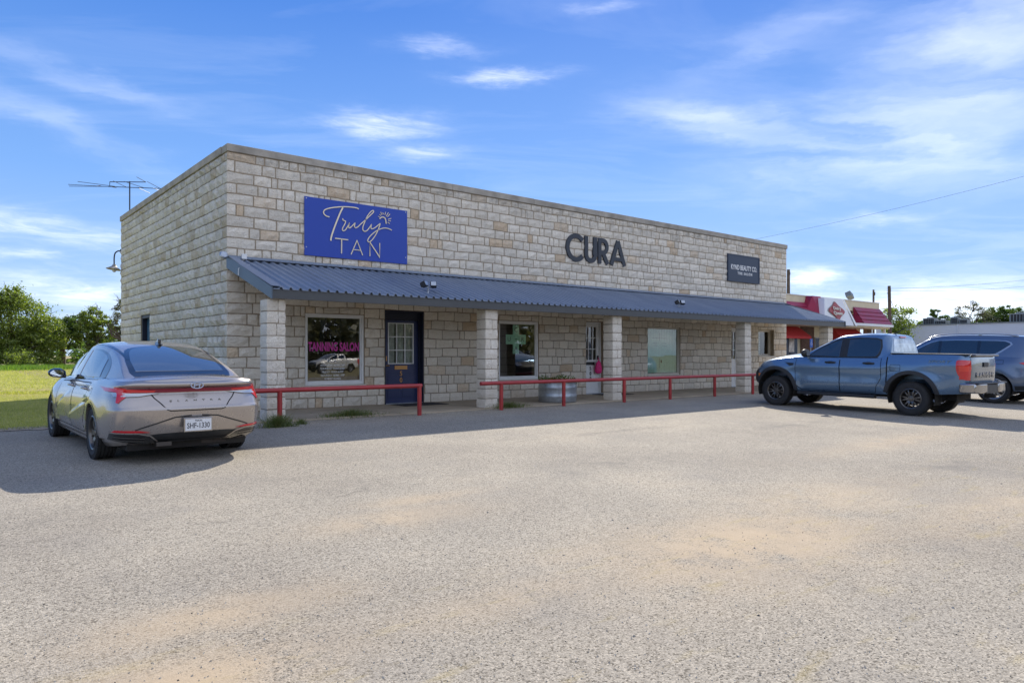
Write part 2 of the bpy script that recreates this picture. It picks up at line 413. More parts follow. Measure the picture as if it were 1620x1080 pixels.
def mat_asphalt():
    m_ = bpy.data.materials.new('chip_seal_asphalt'); m_.use_nodes = True; N = NT(m_.node_tree); b = N.n['Principled BSDF']
    pos = N.node('ShaderNodeNewGeometry').outputs['Position']
    x, y, z = N.sep(pos); p2 = N.comb(x, y, 0.0)
    big = N.noise(p2, .35, 5, .6); mid = N.noise(p2, 1.7, 6, .65)
    v1 = N.node('ShaderNodeTexVoronoi', {'Vector': p2, 'Scale': 105.0}); v2 = N.node('ShaderNodeTexVoronoi', {'Vector': p2, 'Scale': 46.0})
    r1 = N.sep(v1.outputs['Color'])[0]; r2 = N.sep(v2.outputs['Color'])[0]
    base = N.mix(N.step(big, .35, .65), (.295, .265, .22), (.37, .335, .275))
    ch = N.ramp(r1, [(0, (.30, .29, .28)), (.12, (.52, .50, .47)), (.26, (.85, .83, .80)), (.65, (1.04, 1.03, 1.0)), (.90, (1.30, 1.28, 1.24)), (1, (1.5, 1.46, 1.4))])
    stone = N.mix(1.0, base, ch, 'MULTIPLY')
    ch2 = N.step(r2, .10, .06)
    stone = N.mix(N.m('MULTIPLY', ch2, N.step(v2.outputs['Distance'], .30, .12)), stone, (.06, .055, .05))
    # sand washed over the surface: scattered patches
    acc = None
    for (cx, cy, rx, ry, a) in [(-.1, -13.0, 1.5, .75, .95), (-1.9, -10.6, .8, .35, .7), (-1.3, -10.1, .7, .22, .6), (-3.9, -12.0, .75, .3, .7), (-4.35, -12.75, .8, .35, .95),
                                (-2.2, -12.8, 1.1, .25, .45), (1.9, -12.6, 1.8, .7, .45), (7.5, -11.0, 2.5, .4, .5), (12.5, -8.9, 1.5, .25, .6), (-.9, -12.4, 1.2, .22, .4), (3, -13.8, 2, .5, .5)]:
        g = N.m('MULTIPLY', N.m('EXPONENT', N.m('MULTIPLY', N.m('ADD', N.m('POWER', N.m('ABSOLUTE', N.m('MULTIPLY', N.m('SUBTRACT', x, cx), 1/rx)), 2.0), N.m('POWER', N.m('ABSOLUTE', N.m('MULTIPLY', N.m('SUBTRACT', y, cy), 1/ry)), 2.0)), -1.0)), a)
        acc = g if acc is None else N.m('MAXIMUM', acc, g)
    sandm = N.m('MULTIPLY', N.m('ADD', acc, N.m('MULTIPLY', N.step(big, .55, .75), .25)), N.step(N.m('ADD', mid, N.m('MULTIPLY', r1, .12)), .38, .56))
    sandc = N.mix(N.noise(p2, 9, 5), (.42, .32, .205), (.50, .395, .27))
    c = N.mix(N.m('MULTIPLY', sandm, 1.0, clamp=True), stone, sandc)
    # grey worn lane
    c = N.mix(N.m('MULTIPLY', N.step(N.noise(p2, .8, 4), .52, .68), .25), c, (.215, .20, .18))
    sm = None
    for (cx, cy, rx, ry) in [(4.4, -7.35, 1.3, .16), (2.4, -7.1, .5, .12), (-1.2, -9.2, 1.2, .3), (8.5, -8.6, 2.2, .4), (-6.3, -8.8, 2.0, .5), (1.5, -9.8, 1.6, .35), (5.5, -12.5, 1.4, .5), (12.8, -7.3, .5, .7), (-2.6, -4.6, .5, .9)]:
        g = N.m('EXPONENT', N.m('MULTIPLY', N.m('ADD', N.m('POWER', N.m('ABSOLUTE', N.m('MULTIPLY', N.m('SUBTRACT', x, cx), 1/rx)), 2.0), N.m('POWER', N.m('ABSOLUTE', N.m('MULTIPLY', N.m('SUBTRACT', y, cy), 1/ry)), 2.0)), -1.0))
        sm = g if sm is None else N.m('MAXIMUM', sm, g)
    c = N.mix(N.m('MULTIPLY', N.m('MULTIPLY', sm, N.step(mid, .42, .62)), .5), c, (.15, .14, .125))
    yel = N.m('MULTIPLY', N.step(y, -11.8, -12.8), N.step(N.noise(N.comb(N.m('MULTIPLY', x, .6), N.m('MULTIPLY', y, 2.0), 5.0), 2.4, 5, .7), .56, .70))
    c = N.mix(N.m('MULTIPLY', yel, .28), c, (.40, .31, .10))
    N.l.new(c, b.inputs['Base Color']); b.inputs['Roughness'].default_value = .93; b.inputs['Specular IOR Level'].default_value = .18
    hh = N.m('ADD', N.m('MULTIPLY', N.m('SUBTRACT', 1.0, N.m('MULTIPLY', v1.outputs['Distance'], 1.0)), N.m('SUBTRACT', 1.0, N.m('MULTIPLY', sandm, .8, clamp=True))), N.m('MULTIPLY', r1, .6))
    N.l.new(N.node('ShaderNodeBump', {'Strength': .6, 'Distance': .0045, 'Height': hh}).outputs[0], b.inputs['Normal'])
    return m_
M['asphalt'] = mat_asphalt()

def mat_lawn(name, dirt):
    m_ = bpy.data.materials.new(name); m_.use_nodes = True; N = NT(m_.node_tree); b = N.n['Principled BSDF']
    pos = N.node('ShaderNodeNewGeometry').outputs['Position']; x, y, z = N.sep(pos)
    n1 = N.noise(pos, .5, 6, .65); n2 = N.noise(pos, 14, 5, .7)
    c = N.mix(N.step(n1, .35, .65), (.27, .28, .055), (.44, .40, .11))
    c = N.mix(N.m('MULTIPLY', N.step(n2, .45, .7), .5), c, (.12, .15, .03))
    dm = N.m('MULTIPLY', N.m('EXPONENT', N.m('MULTIPLY', N.m('POWER', N.m('ABSOLUTE', N.m('SUBTRACT', y, 13.5)), 2.0), -.11)), N.step(N.noise(pos, .9, 5), .36, .60))
    c = N.mix(N.m('MULTIPLY', dm, .8), c, (.37, .28, .165))
    if dirt: c = N.mix(.7, c, (.30, .24, .16))
    N.l.new(c, b.inputs['Base Color']); b.inputs['Roughness'].default_value = .95; b.inputs['Specular IOR Level'].default_value = .1
    N.l.new(N.node('ShaderNodeBump', {'Strength': .6, 'Distance': .05, 'Height': n2}).outputs[0], b.inputs['Normal'])
    return m_
M['lawn'] = mat_lawn('lawn_soil', 0); M['field'] = mat_lawn('dry_field', 1)
M['dirt'] = mat('edge_dirt', (.34, .27, .19), .95, noise=.25, nscale=6, bump=.6, bscale=40)

mb = MB(); ys = [-600, -42.6, -2.6, 600]
for i in range(3): mb.quad((-700, ys[i], gz(ys[i])-.02), (700, ys[i], gz(ys[i])-.02), (700, ys[i+1], gz(ys[i+1])-.02), (-700, ys[i+1], gz(ys[i+1])-.02))
mb.build('ground', M['field'], kind='structure')
# the car park: one sheet, ragged where it meets the grass
mb = MB()
def sheet(x0, x1, y0, y1, dz):
    mb.quad((x0, y0, gz(y0)+dz), (x1, y0, gz(y0)+dz), (x1, y1, gz(y1)+dz), (x0, y1, gz(y1)+dz))
sheet(-60, 110, -42.6, -2.6, 0)
edge = [(-60, -2.2), (-20, -1.5)]+[(x_, -1.05+random.uniform(-.09, .09)+.1*math.sin(x_*1.3)) for x_ in np.arange(-14, -.2, .22)]+[(-.05, -1.0)]
mb.add([(-60, -2.6, 0)]+[(a, b_, 0) for a, b_ in edge]+[(-.05, -2.6, 0)], [tuple(range(len(edge)+2))[::-1]])
sheet(-.05, 110, -2.6, -2.58, 0)
sheet(23.4, 110, -2.58, 60, 0)
mb.build('parking_lot', M['asphalt'], kind='structure')
mb = MB(); mb.quad((-60, -.95, .006), (0, -.95, .006), (0, 90, .006), (-60, 90, .006)); mb.build('lawn', M['lawn'], kind='structure')
mb = MB(); e2 = [(x_, -1.3+random.uniform(-.12, .12)) for x_ in np.arange(-14, 0, .2)]; e3 = [(x_, -.7+random.uniform(-.15, .15)) for x_ in np.arange(-14, 0, .2)][::-1]
mb.add([(a, b_, .010) for a, b_ in e2+e3], [tuple(range(len(e2+e3)))]); mb.build('dirt_edge', M['dirt'], kind='structure')
mb = MB()
ff = [(x_, -2.62+random.uniform(-.03, .02)) for x_ in np.arange(-.3, 23.3, .3)]
mb.add([(a, b_, .028) for a, b_ in ff]+[(23.2, 0.1, .028), (-.3, 0.1, .028)]+[(a, b_-.02, -.03) for a, b_ in ff],
       [tuple(range(len(ff)+2))]+[(i, i+len(ff)+2, i+len(ff)+3, i+1) for i in range(len(ff)-1)])
mb.build('porch_floor', M['concrete'], kind='structure')
# hairline cracks
mb = MB()
for (a, b_) in [((-6.5, -9.3), (-2.9, -9.9)), ((-2.9, -9.9), (-1.0, -9.1)), ((4.1, -7.2), (6.2, -7.5)), ((2.2, -7.4), (4.0, -7.0)), ((10.5, -9.7), (13.5, -10.3))]:
    n = int(math.dist(a, b_)/.09); pts = [(a[0]+(b_[0]-a[0])*i/n+random.uniform(-.025, .025), a[1]+(b_[1]-a[1])*i/n+random.uniform(-.025, .025)) for i in range(n+1)]
    for i in range(n):
        if random.random() < .35: continue
        p, q_ = pts[i], pts[i+1]; w = random.uniform(.0015, .005)
        mb.quad((p[0], p[1]-w, gz(p[1])+.003), (q_[0], q_[1]-w, gz(q_[1])+.003), (q_[0], q_[1]+w, gz(q_[1])+.003), (p[0], p[1]+w, gz(p[1])+.003))
M['crack'] = mat('crack', (.19, .165, .135), .95)
mb.build('pavement_crack', M['crack'], kind='structure')
# loose chippings
n = 9000; d = 2.6+14*rng.random(n)**1.5; aa = R(90-39.42)+rng.uniform(-.72, .72, n)
px_ = -5.214+d*np.cos(aa); py_ = -16.232+d*np.sin(aa)
keep = (py_ < -2.8); px_, py_ = px_[keep], py_[keep]
V = []; Fc = []; T = []
for i, (x_, y_) in enumerate(zip(px_, py_)):
    s_ = random.uniform(.003, .0075)*(1.8 if random.random() < .015 else 1); z0 = gz(y_); b_ = len(V); r_ = random.uniform(0, 6.28)
    for k in range(4): V.append((x_+s_*math.cos(r_+k*1.57)*random.uniform(.7, 1.3), y_+s_*math.sin(r_+k*1.57)*random.uniform(.7, 1.3), z0-.001))
    V.append((x_, y_, z0+s_*random.uniform(.6, 1.1))); Fc += [(b_, b_+1, b_+4), (b_+1, b_+2, b_+4), (b_+2, b_+3, b_+4), (b_+3, b_, b_+4)]
    t = random.random(); T += [(t, t, t)]*5
me = bpy.data.meshes.new('loose_gravel'); me.from_pydata(V, [], Fc)
a = me.attributes.new('tint', 'FLOAT_COLOR', 'POINT'); a.data.foreach_set('color', np.array([(*t, 1) for t in T], dtype=np.float32).ravel())
gm = bpy.data.materials.new('chippings'); gm.use_nodes = True; N = NT(gm.node_tree)
at = N.node('ShaderNodeAttribute'); at.attribute_name = 'tint'
N.l.new(N.ramp(at.outputs['Fac'], [(0, (.05, .045, .04)), (.08, (.09, .08, .07)), (.12, (.32, .28, .22)), (.8, (.45, .40, .32)), (1, (.62, .57, .47))]), N.n['Principled BSDF'].inputs['Base Color']); N.n['Principled BSDF'].inputs['Roughness'].default_value = .9
link('loose_gravel', me, gm, kind='stuff')

# ================================================================== the stone building
BL, BD, BH = 23.3, 10.97, 5.97
building = empty('stone_building', (11.65, 5.5, 0), label='long cream limestone block shop building with flat parapet and blue metal awning', cat='building')
def up(o):      # keep world placement under an Empty that only has a location
    par = o.parent
    while par.parent: par = par.parent
    return o
def put(o):     # child modelled in world coordinates of an unrotated parent
    o.matrix_parent_inverse = Matrix.Translation(-Vector(o.parent.location)) if o.parent and o.parent.type == 'EMPTY' else Matrix()
    return o

CH = .2425; Z0 = .03; NC = 24
OPEN = [dict(k='window', x0=1.79, x1=3.34, z0=.57, z1=2.29), dict(k='door', x0=3.92, x1=5.09, z0=.028, z1=2.45), dict(k='window', x0=7.64, x1=9.17, z0=.57, z1=2.29),
        dict(k='door', x0=11.2, x1=12.12, z0=.028, z1=2.36), dict(k='window', x0=14.22, x1=16.02, z0=.57, z1=2.27), dict(k='door', x0=19.25, x1=20.2, z0=.028, z1=2.36),
        dict(k='window', x0=21.14, x1=22.3, z0=1.24, z1=2.31)]
SOPEN = [dict(x0=7.03, x1=8.12, z0=.0, z1=2.51)]

def wall_mesh(name, L, H, ops, f, th, m_, parent):
    """wall with openings: f(u, z, depth)"""
    xs = sorted({0, L, *[o['x0'] for o in ops], *[o['x1'] for o in ops]}); zs = sorted({-.1, H, *[max(-.1, o['z0']) for o in ops], *[o['z1'] for o in ops]})
    mb = MB()
    solid = lambda xa, xb, za, zb: not any(o['x0'] < (xa+xb)/2 < o['x1'] and o['z0'] < (za+zb)/2 < o['z1'] for o in ops)
    for i in range(len(xs)-1):
        for j in range(len(zs)-1):
            a, b_, c, d = xs[i], xs[i+1], zs[j], zs[j+1]
            if solid(a, b_, c, d):
                mb.quad(f(a, c, 0), f(b_, c, 0), f(b_, d, 0), f(a, d, 0)); mb.quad(f(a, c, th), f(a, d, th), f(b_, d, th), f(b_, c, th))
    for o in ops:
        a, b_, c, d = o['x0'], o['x1'], o['z0'], o['z1']
        mb.quad(f(a, c, 0), f(a, d, 0), f(a, d, th), f(a, c, th)); mb.quad(f(b_, c, 0), f(b_, c, th), f(b_, d, th), f(b_, d, 0))
        mb.quad(f(a, d, 0), f(b_, d, 0), f(b_, d, th), f(a, d, th)); mb.quad(f(a, c, 0), f(a, c, th), f(b_, c, th), f(b_, c, 0))
    # ends
    mb.quad(f(0, -.1, 0), f(0, -.1, th), f(0, H, th), f(0, H, 0)); mb.quad(f(L, -.1, 0), f(L, H, 0), f(L, H, th), f(L, -.1, th))
    return put(mb.build(name, m_, parent, fixn=False))
front = wall_mesh('front_wall', BL, 5.80, OPEN, lambda u, z, d: (u, d, z), .32, M['mortar'], building)
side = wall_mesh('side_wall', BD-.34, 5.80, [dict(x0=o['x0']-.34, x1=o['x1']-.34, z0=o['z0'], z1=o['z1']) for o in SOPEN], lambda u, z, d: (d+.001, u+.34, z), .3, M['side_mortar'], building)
mb = MB(); mb.box(BL-.3, BL, .33, BD-.33, -.1, 5.79); mb.box(0, BL, BD-.32, BD, -.1, 5.79)
put(mb.build('rear_wall', M['side_mortar'], building))
mb = MB(); mb.box(.31, BL-.31, .33, BD-.33, 5.2, 5.3); put(mb.build('flat_roof', M['roofing'], building))

def wav(u, z): return .010*math.sin(u*2.3+z*5)+.006*math.sin(u*6.1+z*11)
def stone_pt(mb, u0, u1, z0, z1, f_, rough=1.0, tint=None):
    """one rock-faced block standing proud of the mortar"""
    f = lambda U, Z, D: f_(U, Z+(wav(U, round(Z/CH-.12)) if Z > .4 and Z < 5.7 else 0), D)
    w, h = u1-u0, z1-z0
    nu = 3 if w > .16 else 2; nz = 2
    j = .007*rough
    g = {}
    vs = []; fs = []
    sl = [random.uniform(-j, j) for _ in range(4)]
    for a in range(nu+1):
        for b_ in range(nz+1):
            U = u0+w*a/nu; Zz = z0+h*b_/nz
            eU = a in (0, nu); eZ = b_ in (0, nz)
            if eU and eZ: U += (.008 if a == 0 else -.008)*random.random()*1.5; Zz += (.007 if b_ == 0 else -.007)*random.random()*1.5
            U += random.uniform(-j, j)*(.8 if eU else 3); Zz += random.uniform(-j, j)*(.9 if eZ else 3)
            d = random.uniform(.006, .014) if (eU or eZ) else random.uniform(.018, .052)*rough
            g[a, b_] = len(vs); vs.append(f(U, Zz, -d))
    for a in range(nu):
        for b_ in range(nz): fs.append((g[a, b_], g[a+1, b_], g[a+1, b_+1], g[a, b_+1]))
    per = [(a, 0) for a in range(nu)]+[(nu, b_) for b_ in range(nz)]+[(a, nz) for a in range(nu, 0, -1)]+[(0, b_) for b_ in range(nz, 0, -1)]
    base = len(vs)
    for (a, b_) in per:
        U = u0+w*a/nu; Zz = z0+h*b_/nz
        vs.append(f(U, Zz, .004))
    n = len(per)
    for i in range(n): fs.append((g[per[i]], base+i, base+(i+1) % n, g[per[(i+1) % n]]))
    t = tint or (random.random()**1.6, random.random(), random.random())
    mb.add(vs, fs, t)

def courses(L, ops, n, u_start=0.0, wmin=.15, wmax=.62):
    res = []; prev = []
    for k in range(n):
        z0 = Z0+CH*k; z1 = min(Z0+CH*(k+1), 5.795); u = u_start; joints = []
        spans = []
        while u < L-.01:
            for _ in range(8):
                w = random.choice([random.uniform(.14, .26), random.uniform(.30, .45), random.uniform(.36, wmax), random.uniform(.40, wmax)])
                if L-(u+w) < .13: w = L-u
                if not any(abs(u+w-p) < .05 for p in prev) or w == L-u: break
            spans.append((u, u+w)); joints.append(u+w); u += w
        prev = joints
        for (a, b_) in spans:
            pieces = [(a, b_, z0, z1)]
            for o in ops:
                nxt = []
                for (pa, pb, pc, pd) in pieces:
                    if pb <= o['x0'] or pa >= o['x1'] or pd <= o['z0'] or pc >= o['z1']: nxt.append((pa, pb, pc, pd)); continue
                    if pa < o['x0']: nxt.append((pa, o['x0'], pc, pd))
                    if pb > o['x1']: nxt.append((o['x1'], pb, pc, pd))
                    mA, mB = max(pa, o['x0']), min(pb, o['x1'])
                    if pd > o['z1']: nxt.append((mA, mB, o['z1'], pd))
                    if pc < o['z0']: nxt.append((mA, mB, pc, o['z0']))
                pieces = nxt
            for (pa, pb, pc, pd) in pieces:
                if pb-pa > .05 and pd-pc > .04: res.append((pa, pb, pc, pd, k))
    return res
JT = .0135
fl = courses(BL, OPEN, NC)
fl.sort(key=lambda s_: (max(s_[0], 0)+abs((s_[2]+s_[3])/2-1.3)*.1))
rest = MB(); cnt = 0
fF = lambda u, z, d: (u, d, z)
def warm(z):   # more tan blocks under the awning
    r = random.random()
    return (random.uniform(.0, .42) if r > .12 else random.uniform(.6, 1.0), random.random(), random.random())
for (a, b_, c, d, k) in fl:
    args = (a+JT if a > .01 else a-.022, b_-JT, c+JT, d-JT)
    if cnt < 205 and (b_-a) > .16 and d-c > .15:
        m1 = MB(); stone_pt(m1, *args, fF, tint=warm(c)); o = m1.build('stone', M['stone'], front, fixn=False); cnt += 1
    else: stone_pt(rest, *args, fF, tint=warm(c))
rest.build('stonework', M['stone'], front, kind='stuff', fixn=False)
rest = MB()
fS = lambda u, z, d: (d, u, z)
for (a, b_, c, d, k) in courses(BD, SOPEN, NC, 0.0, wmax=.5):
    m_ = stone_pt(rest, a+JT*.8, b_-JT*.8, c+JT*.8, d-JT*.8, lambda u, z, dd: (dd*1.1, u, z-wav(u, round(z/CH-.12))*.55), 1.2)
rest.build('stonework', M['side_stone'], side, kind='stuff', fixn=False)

# coping: cast pieces butted end to end
cop = MB(); cop.box(.02, BL-.02, .02, .30, 5.795, 5.80)
coping = put(cop.build('coping', M['coping'], building))
xs = [-.03]+[x_+random.uniform(-.3, .3) for x_ in np.arange(2.9, BL-1, 2.9)]+[BL+.03]
def cop_piece(x0, x1, y0, y1):
    m1 = MB(); m1.box(x0, x1, y0, y1, 5.802+random.uniform(-.003, .003), 5.97+random.uniform(-.004, .004))
    o = m1.build('coping_stone', M['coping'], coping); bevel(o, .012, 2); return o
for i in range(len(xs)-1): cop_piece(xs[i]+.003, xs[i+1]-.003, -.045, .34)
ysl = [.345, 3.2, 6.1, 8.6, BD+.03]
for i in range(4): cop_piece(-.045, .33, ysl[i]+.003, ysl[i+1]-.003)
cop_piece(BL-.33, BL+.03, .345, BD+.03)

# ------------------------------------------------------------ windows and doors
def window(x0, x1, z0, z1, fw=.06, rec=.07, trim='white', trimw=0.05, sill=True, label=None, room='dark_room'):
    mb = MB()
    # outer trim set in the reveal
    for (a, b_, c, d) in [(x0+.002, x0+fw, z0+.002, z1-.002), (x1-fw, x1-.002, z0+.002, z1-.002), (x0+fw, x1-fw, z1-fw, z1-.002), (x0+fw, x1-fw, z0+.002, z0+fw*1.25)]:
        mb.box(a, b_, rec-.045, rec+.06, c, d)
    g = .028
    for (a, b_, c, d) in [(x0+fw, x0+fw+g, z0+fw*1.25, z1-fw), (x1-fw-g, x1-fw, z0+fw*1.25, z1-fw), (x0+fw+g, x1-fw-g, z1-fw-g, z1-fw), (x0+fw+g, x1-fw-g, z0+fw*1.25, z0+fw*1.25+g)]:
        mb.box(a, b_, rec-.01, rec+.045, c, d)
    fr = put(mb.build('window', M[trim], building, label=label)); bevel(fr, .004, 1)
    p = MB(); p.box(x0+fw+g-.004, x1-fw-g+.004, rec+.014, rec+.022, z0+fw*1.25+g-.004, z1-fw-g+.004)
    p.build('pane', M['glass'], fr)
    if sill:
        s_ = MB(); s_.box(x0-.03, x1+.03, -.055, rec, z0-.055, z0-.002); bevel(s_.build('sill', M['cream_trim'], fr), .006, 1)
    # room behind
    r_ = MB(); X0, X1, Y0_, Y1_, A, B = x0-.5, x1+.5, .34, 3.2, .03, 2.9
    r_.quad((X0, Y1_, A), (X1, Y1_, A), (X1, Y1_, B), (X0, Y1_, B)); r_.quad((X0, Y0_, A), (X0, Y1_, A), (X0, Y1_, B), (X0, Y0_, B))
    r_.quad((X1, Y0_, A), (X1, Y0_, B), (X1, Y1_, B), (X1, Y1_, A)); r_.quad((X0, Y0_, A), (X1, Y0_, A), (X1, Y1_, A), (X0, Y1_, A)); r_.quad((X0, Y0_, B), (X0, Y1_, B), (X1, Y1_, B), (X1, Y0_, B))
    r_.build('interior', M[room], fr)
    return fr
w1 = window(1.79, 3.34, .57, 2.29, label='shop window with pink lettering and white opening hours', room='brown_room')
w2 = window(7.64, 9.17, .57, 2.29, label='shop window with green cross of letters')
w3 = window(14.22, 16.02, .57, 2.27, fw=.035, trim='cream_trim', label='shop window with blue-green blind')
w4 = window(21.14, 22.3, 1.24, 2.31, fw=.04, rec=.2, trim='cream_trim', sill=True, label='small window at the right end of the front wall')
GY = .082
text_obj('window_lettering', 'TANNING SALON', 1.34, .225, facing_y(2.565, GY, 1.50), M['pink'], w1, ext=.001, bold=.035)
for i, (s_, w_) in enumerate([('WEDNESDAY 10:00A-7:00P', .66), ('THURSDAY 10:00A-6:00P', .64), ('FRIDAY 10:00A-6:00P', .56), ('SATURDAY 10:00A-1:00P', .62), ('SUNDAY CLOSED', .43)]):
    text_obj('opening_hours', s_, w_, .05, facing_y(2.53, GY, 1.05-.082*i), M['white_vinyl'], w1, ext=.001, bold=.012)
text_obj('opening_hours', 'Hours', .26, .09, facing_y(2.5, GY, 1.17), M['white_vinyl'], w1, ext=.001, shear=.3)

# the script lettering, also used smaller on the window
TRULY = [
 ([(415,362),(375,350),(346,325),(338,298),(352,272),(385,256),(440,242),(510,233),(600,227),(700,231),(770,241),(800,255)], 11),
 ([(592,238),(560,300),(520,398),(480,500),(450,590),(436,640),(434,672)], 16),
 ([(592,380),(592,398),(612,410),(628,418),(618,452),(592,500),(586,528),(600,542),(625,530),(655,485),(680,442),(668,480),(672,503),(690,500),(720,472),(752,440),(744,478),(756,500),(785,492),(830,450),(900,388),(960,330),(994,295),(992,274),(965,285),(920,340),(882,420),(856,490),(858,532),(885,547),(915,530),(945,492),(968,458),(960,498),(975,514),(1010,500),(1050,470),(1082,445),(1074,475),(1050,540),(1012,610),(970,665),(935,686),(919,670),(936,628),(990,572),(1060,525),(1130,503),(1190,509),(1236,530)], 9),
 ([(1075,380),(1098,362),(1128,360),(1152,385),(1162,445)], 11)]
RAYS = [((1058,350),(1075,358)),((1075,322),(1092,342)),((1090,292),(1107,330)),((1118,300),(1125,325)),((1155,292),(1145,330)),((1192,298),(1160,350)),((1212,318),(1178,355)),((1228,375),(1185,388)),((1222,408),(1190,405)),((1208,445),(1182,425))]
TAN = [([(490,640),(662,660)], 11), ([(577,652),(575,838)], 11), ([(700,850),(778,668),(853,860)], 9), ([(728,785),(825,797)], 8), ([(948,872),(948,690),(1077,885),(1077,700)], 9)]
def sign_uv(p):        # drawing units to 0..1 across the board
    u_ = (p[0]-92)/1351; yt = 88+187*u_; h_ = 772-72*u_
    u2 = u_*16.94/(18.72-(18.72-16.94)*u_)   # undo foreshortening
    return u2, 1-(p[1]-yt)/h_
def script(mb, f, k=1.0, h0=0, h1=.02, tan_only=None):
    for pts, w in TRULY: ribbon(mb, [sp2(q_) for q_ in catmull(pts, 5)], w*k, f, h0, h1)
    for a, b_ in RAYS: ribbon(mb, [sp2(a), sp2(b_)], 6*k, f, h0, h1)
    for pts, w in TAN: ribbon(mb, [sp2(q_) for q_ in pts], w*k, f, h0, h1)
SW, SH = 2.80, 1.39
def sp2(p): u_, v_ = sign_uv(p); return (u_*SW, v_*SH)
sign = empty('shop_sign', (3.15, -.03, 4.35), label='bright blue rectangular sign with metallic script lettering and small sun, left end of the facade', cat='sign')
mb = MB(); mb.box(-1.4, 1.4, -.022, .0, -.695, .695); bevel(mb.build('sign_board', M['sign_blue'], sign), .003, 1)
mb = MB()
for x_ in (-1.2, 0, 1.2):
    for z_ in (-.5, .5): mb.box(x_-.03, x_+.03, .001, .045, z_-.03, z_+.03)
mb.build('bracket', M['black'], sign)
mb = MB(); script(mb, lambda u_, v_, h_: (u_-1.4, -.023-h_, v_-.695), .0021, .0, .022); mb.build('sign_lettering', M['gold'], sign)
mb = MB()
for x_, z_ in ((-1.355, .655), (1.355, .655), (-1.355, -.50), (1.355, -.52)): mb.lathe([(0, .004), (.014, .003), (.016, 0)], 10, Matrix.Translation((x_, -.023, z_)) @ Matrix.Rotation(R(90), 4, 'X'))
mb.build('screw', M['galv'], sign)
mb = MB(); script(mb, lambda u_, v_, h_: (2.56+(u_-1.52)*.36, GY-h_, 2.0+(v_-.72)*.42), .0017, 0, .001); mb.build('window_lettering', M['letter_dark'], w1)

# CURA: separate cut-out letters
cura = empty('wall_lettering', (11.65, -.03, 4.67), label='large dark capital letters C U R A fixed to the stone facade', cat='sign')
def letter(strokes):
    mb = MB()
    for pts, w in strokes: ribbon(mb, [(a-11.65, b_-4.67) for a, b_ in pts], w, lambda u_, v_, h_: (u_, .01-h_, v_), 0.0, .05+random.uniform(0, .001))
    mb.build('letter', M['letter_dark'], cura)
arc = lambda cx, cz, rx, rz, a0, a1, n: [(cx+rx*math.cos(R(a0+(a1-a0)*i/n)), cz+rz*math.sin(R(a0+(a1-a0)*i/n))) for i in range(n+1)]
letter([(arc(10.70, 4.67, .372, .372, 42, 318, 28), .145)])
letter([([(11.155, 5.085), (11.155, 4.50)]+arc(11.355, 4.50, .20, .19, 180, 360, 14)[1:]+[(11.555, 4.50), (11.555, 5.085)], .145)])
letter([([(11.765, 4.255), (11.765, 5.085)], .145), ([(11.78, 5.015), (11.92, 5.015)]+arc(11.92, 4.815, .19, .20, 90, -90, 12)[1:]+[(11.78, 4.615)], .14), ([(11.92, 4.62), (12.14, 4.255)], .15)])
letter([([(12.32, 4.255), (12.64, 5.06)], .15), ([(12.64, 5.06), (12.96, 4.255)], .15), ([(12.40, 4.46), (12.88, 4.46)], .12)])

kynd = empty('salon_sign', (20.0, -.03, 4.69), label='small dark navy square-cornered sign with white lettering, right end of the facade', cat='sign')
mb = MB(); mb.box(-1.09, 1.09, -.045, .0, -.52, .52); mb.build('sign_board', M['sign_navy'], kynd)
mb = MB()
for (a, b_, c, d) in ((-1.10, -1.06, -.53, .53), (1.06, 1.10, -.53, .53), (-1.06, 1.06, .49, .53), (-1.06, 1.06, -.53, -.49)): mb.box(a, b_, -.06, .0, c, d)
mb.build('sign_frame', M['sign_navy'], kynd)
text_obj('sign_lettering', 'KYND BEAUTY CO.', 1.80, .20, facing_y(0.0, -.05, .035), M['white_vinyl'], kynd, ext=.004, bold=.015)
text_obj('sign_lettering', 'THE SALON', 1.02, .11, facing_y(0.05, -.05, -.19), M['white_vinyl'], kynd, ext=.004, bold=.03, sp=1.4)

# green cross on window 2
mb = MB(); cxm, czm = 8.36, 1.76; s_ = .195
cr = [(-.5, 1.55), (.5, 1.55), (.5, .5), (1.6, .5), (1.6, -.55), (.5, -.55), (.5, -1.6), (-.5, -1.6), (-.5, -.55), (-1.6, -.55), (-1.6, .5), (-.5, .5)]
mb.prism([(a*.24, b_*.27) for a, b_ in cr], 0, .004, lambda u_, v_, h_: (cxm+u_, GY+.02-h_, czm+v_)); crs = mb.build('window_sign', M['mint'], w2)
for t_, dx, dz in (('C', 0, .28), ('U', -.26, 0), ('-', 0, 0), ('R', .26, 0), ('A', 0, -.28)):
    text_obj('letter', t_, None if t_ != '-' else .09, .13 if t_ != '-' else .02, facing_y(cxm+dx, GY+.014, czm+dz), M['letter_dark'], w2, ext=.001)
# blue-green blind with faint print on window 3
mb = MB(); xs = np.linspace(14.30, 15.94, 34)
for i in range(33): mb.quad((xs[i], .115+.008*math.sin(i*2.1), .66), (xs[i+1], .115+.008*math.sin((i+1)*2.1), .66), (xs[i+1], .115+.008*math.sin((i+1)*2.1), 2.2), (xs[i], .115+.008*math.sin(i*2.1), 2.2))
mb.build('blind', M['teal_film'], w3, sm=60, fixn=False)
mb = MB()
for (x_, z_, w_, h_) in [(15.0, 1.93, .02, .28), (14.85, 1.88, .55, .014), (15.22, 1.88, .3, .014), (15.0, 1.0, .018, .35), (15.09, 1.06, .07, .10), (14.75, 1.70, .28, .01), (15.25, 1.70, .28, .01), (14.75, 1.62, .28, .01), (15.25, 1.60, .28, .01)]:
    mb.box(x_-w_/2, x_+w_/2, .1035, .1055, z_-h_/2, z_+h_/2)
mb.build('window_print', M['letter_dark'], w3)
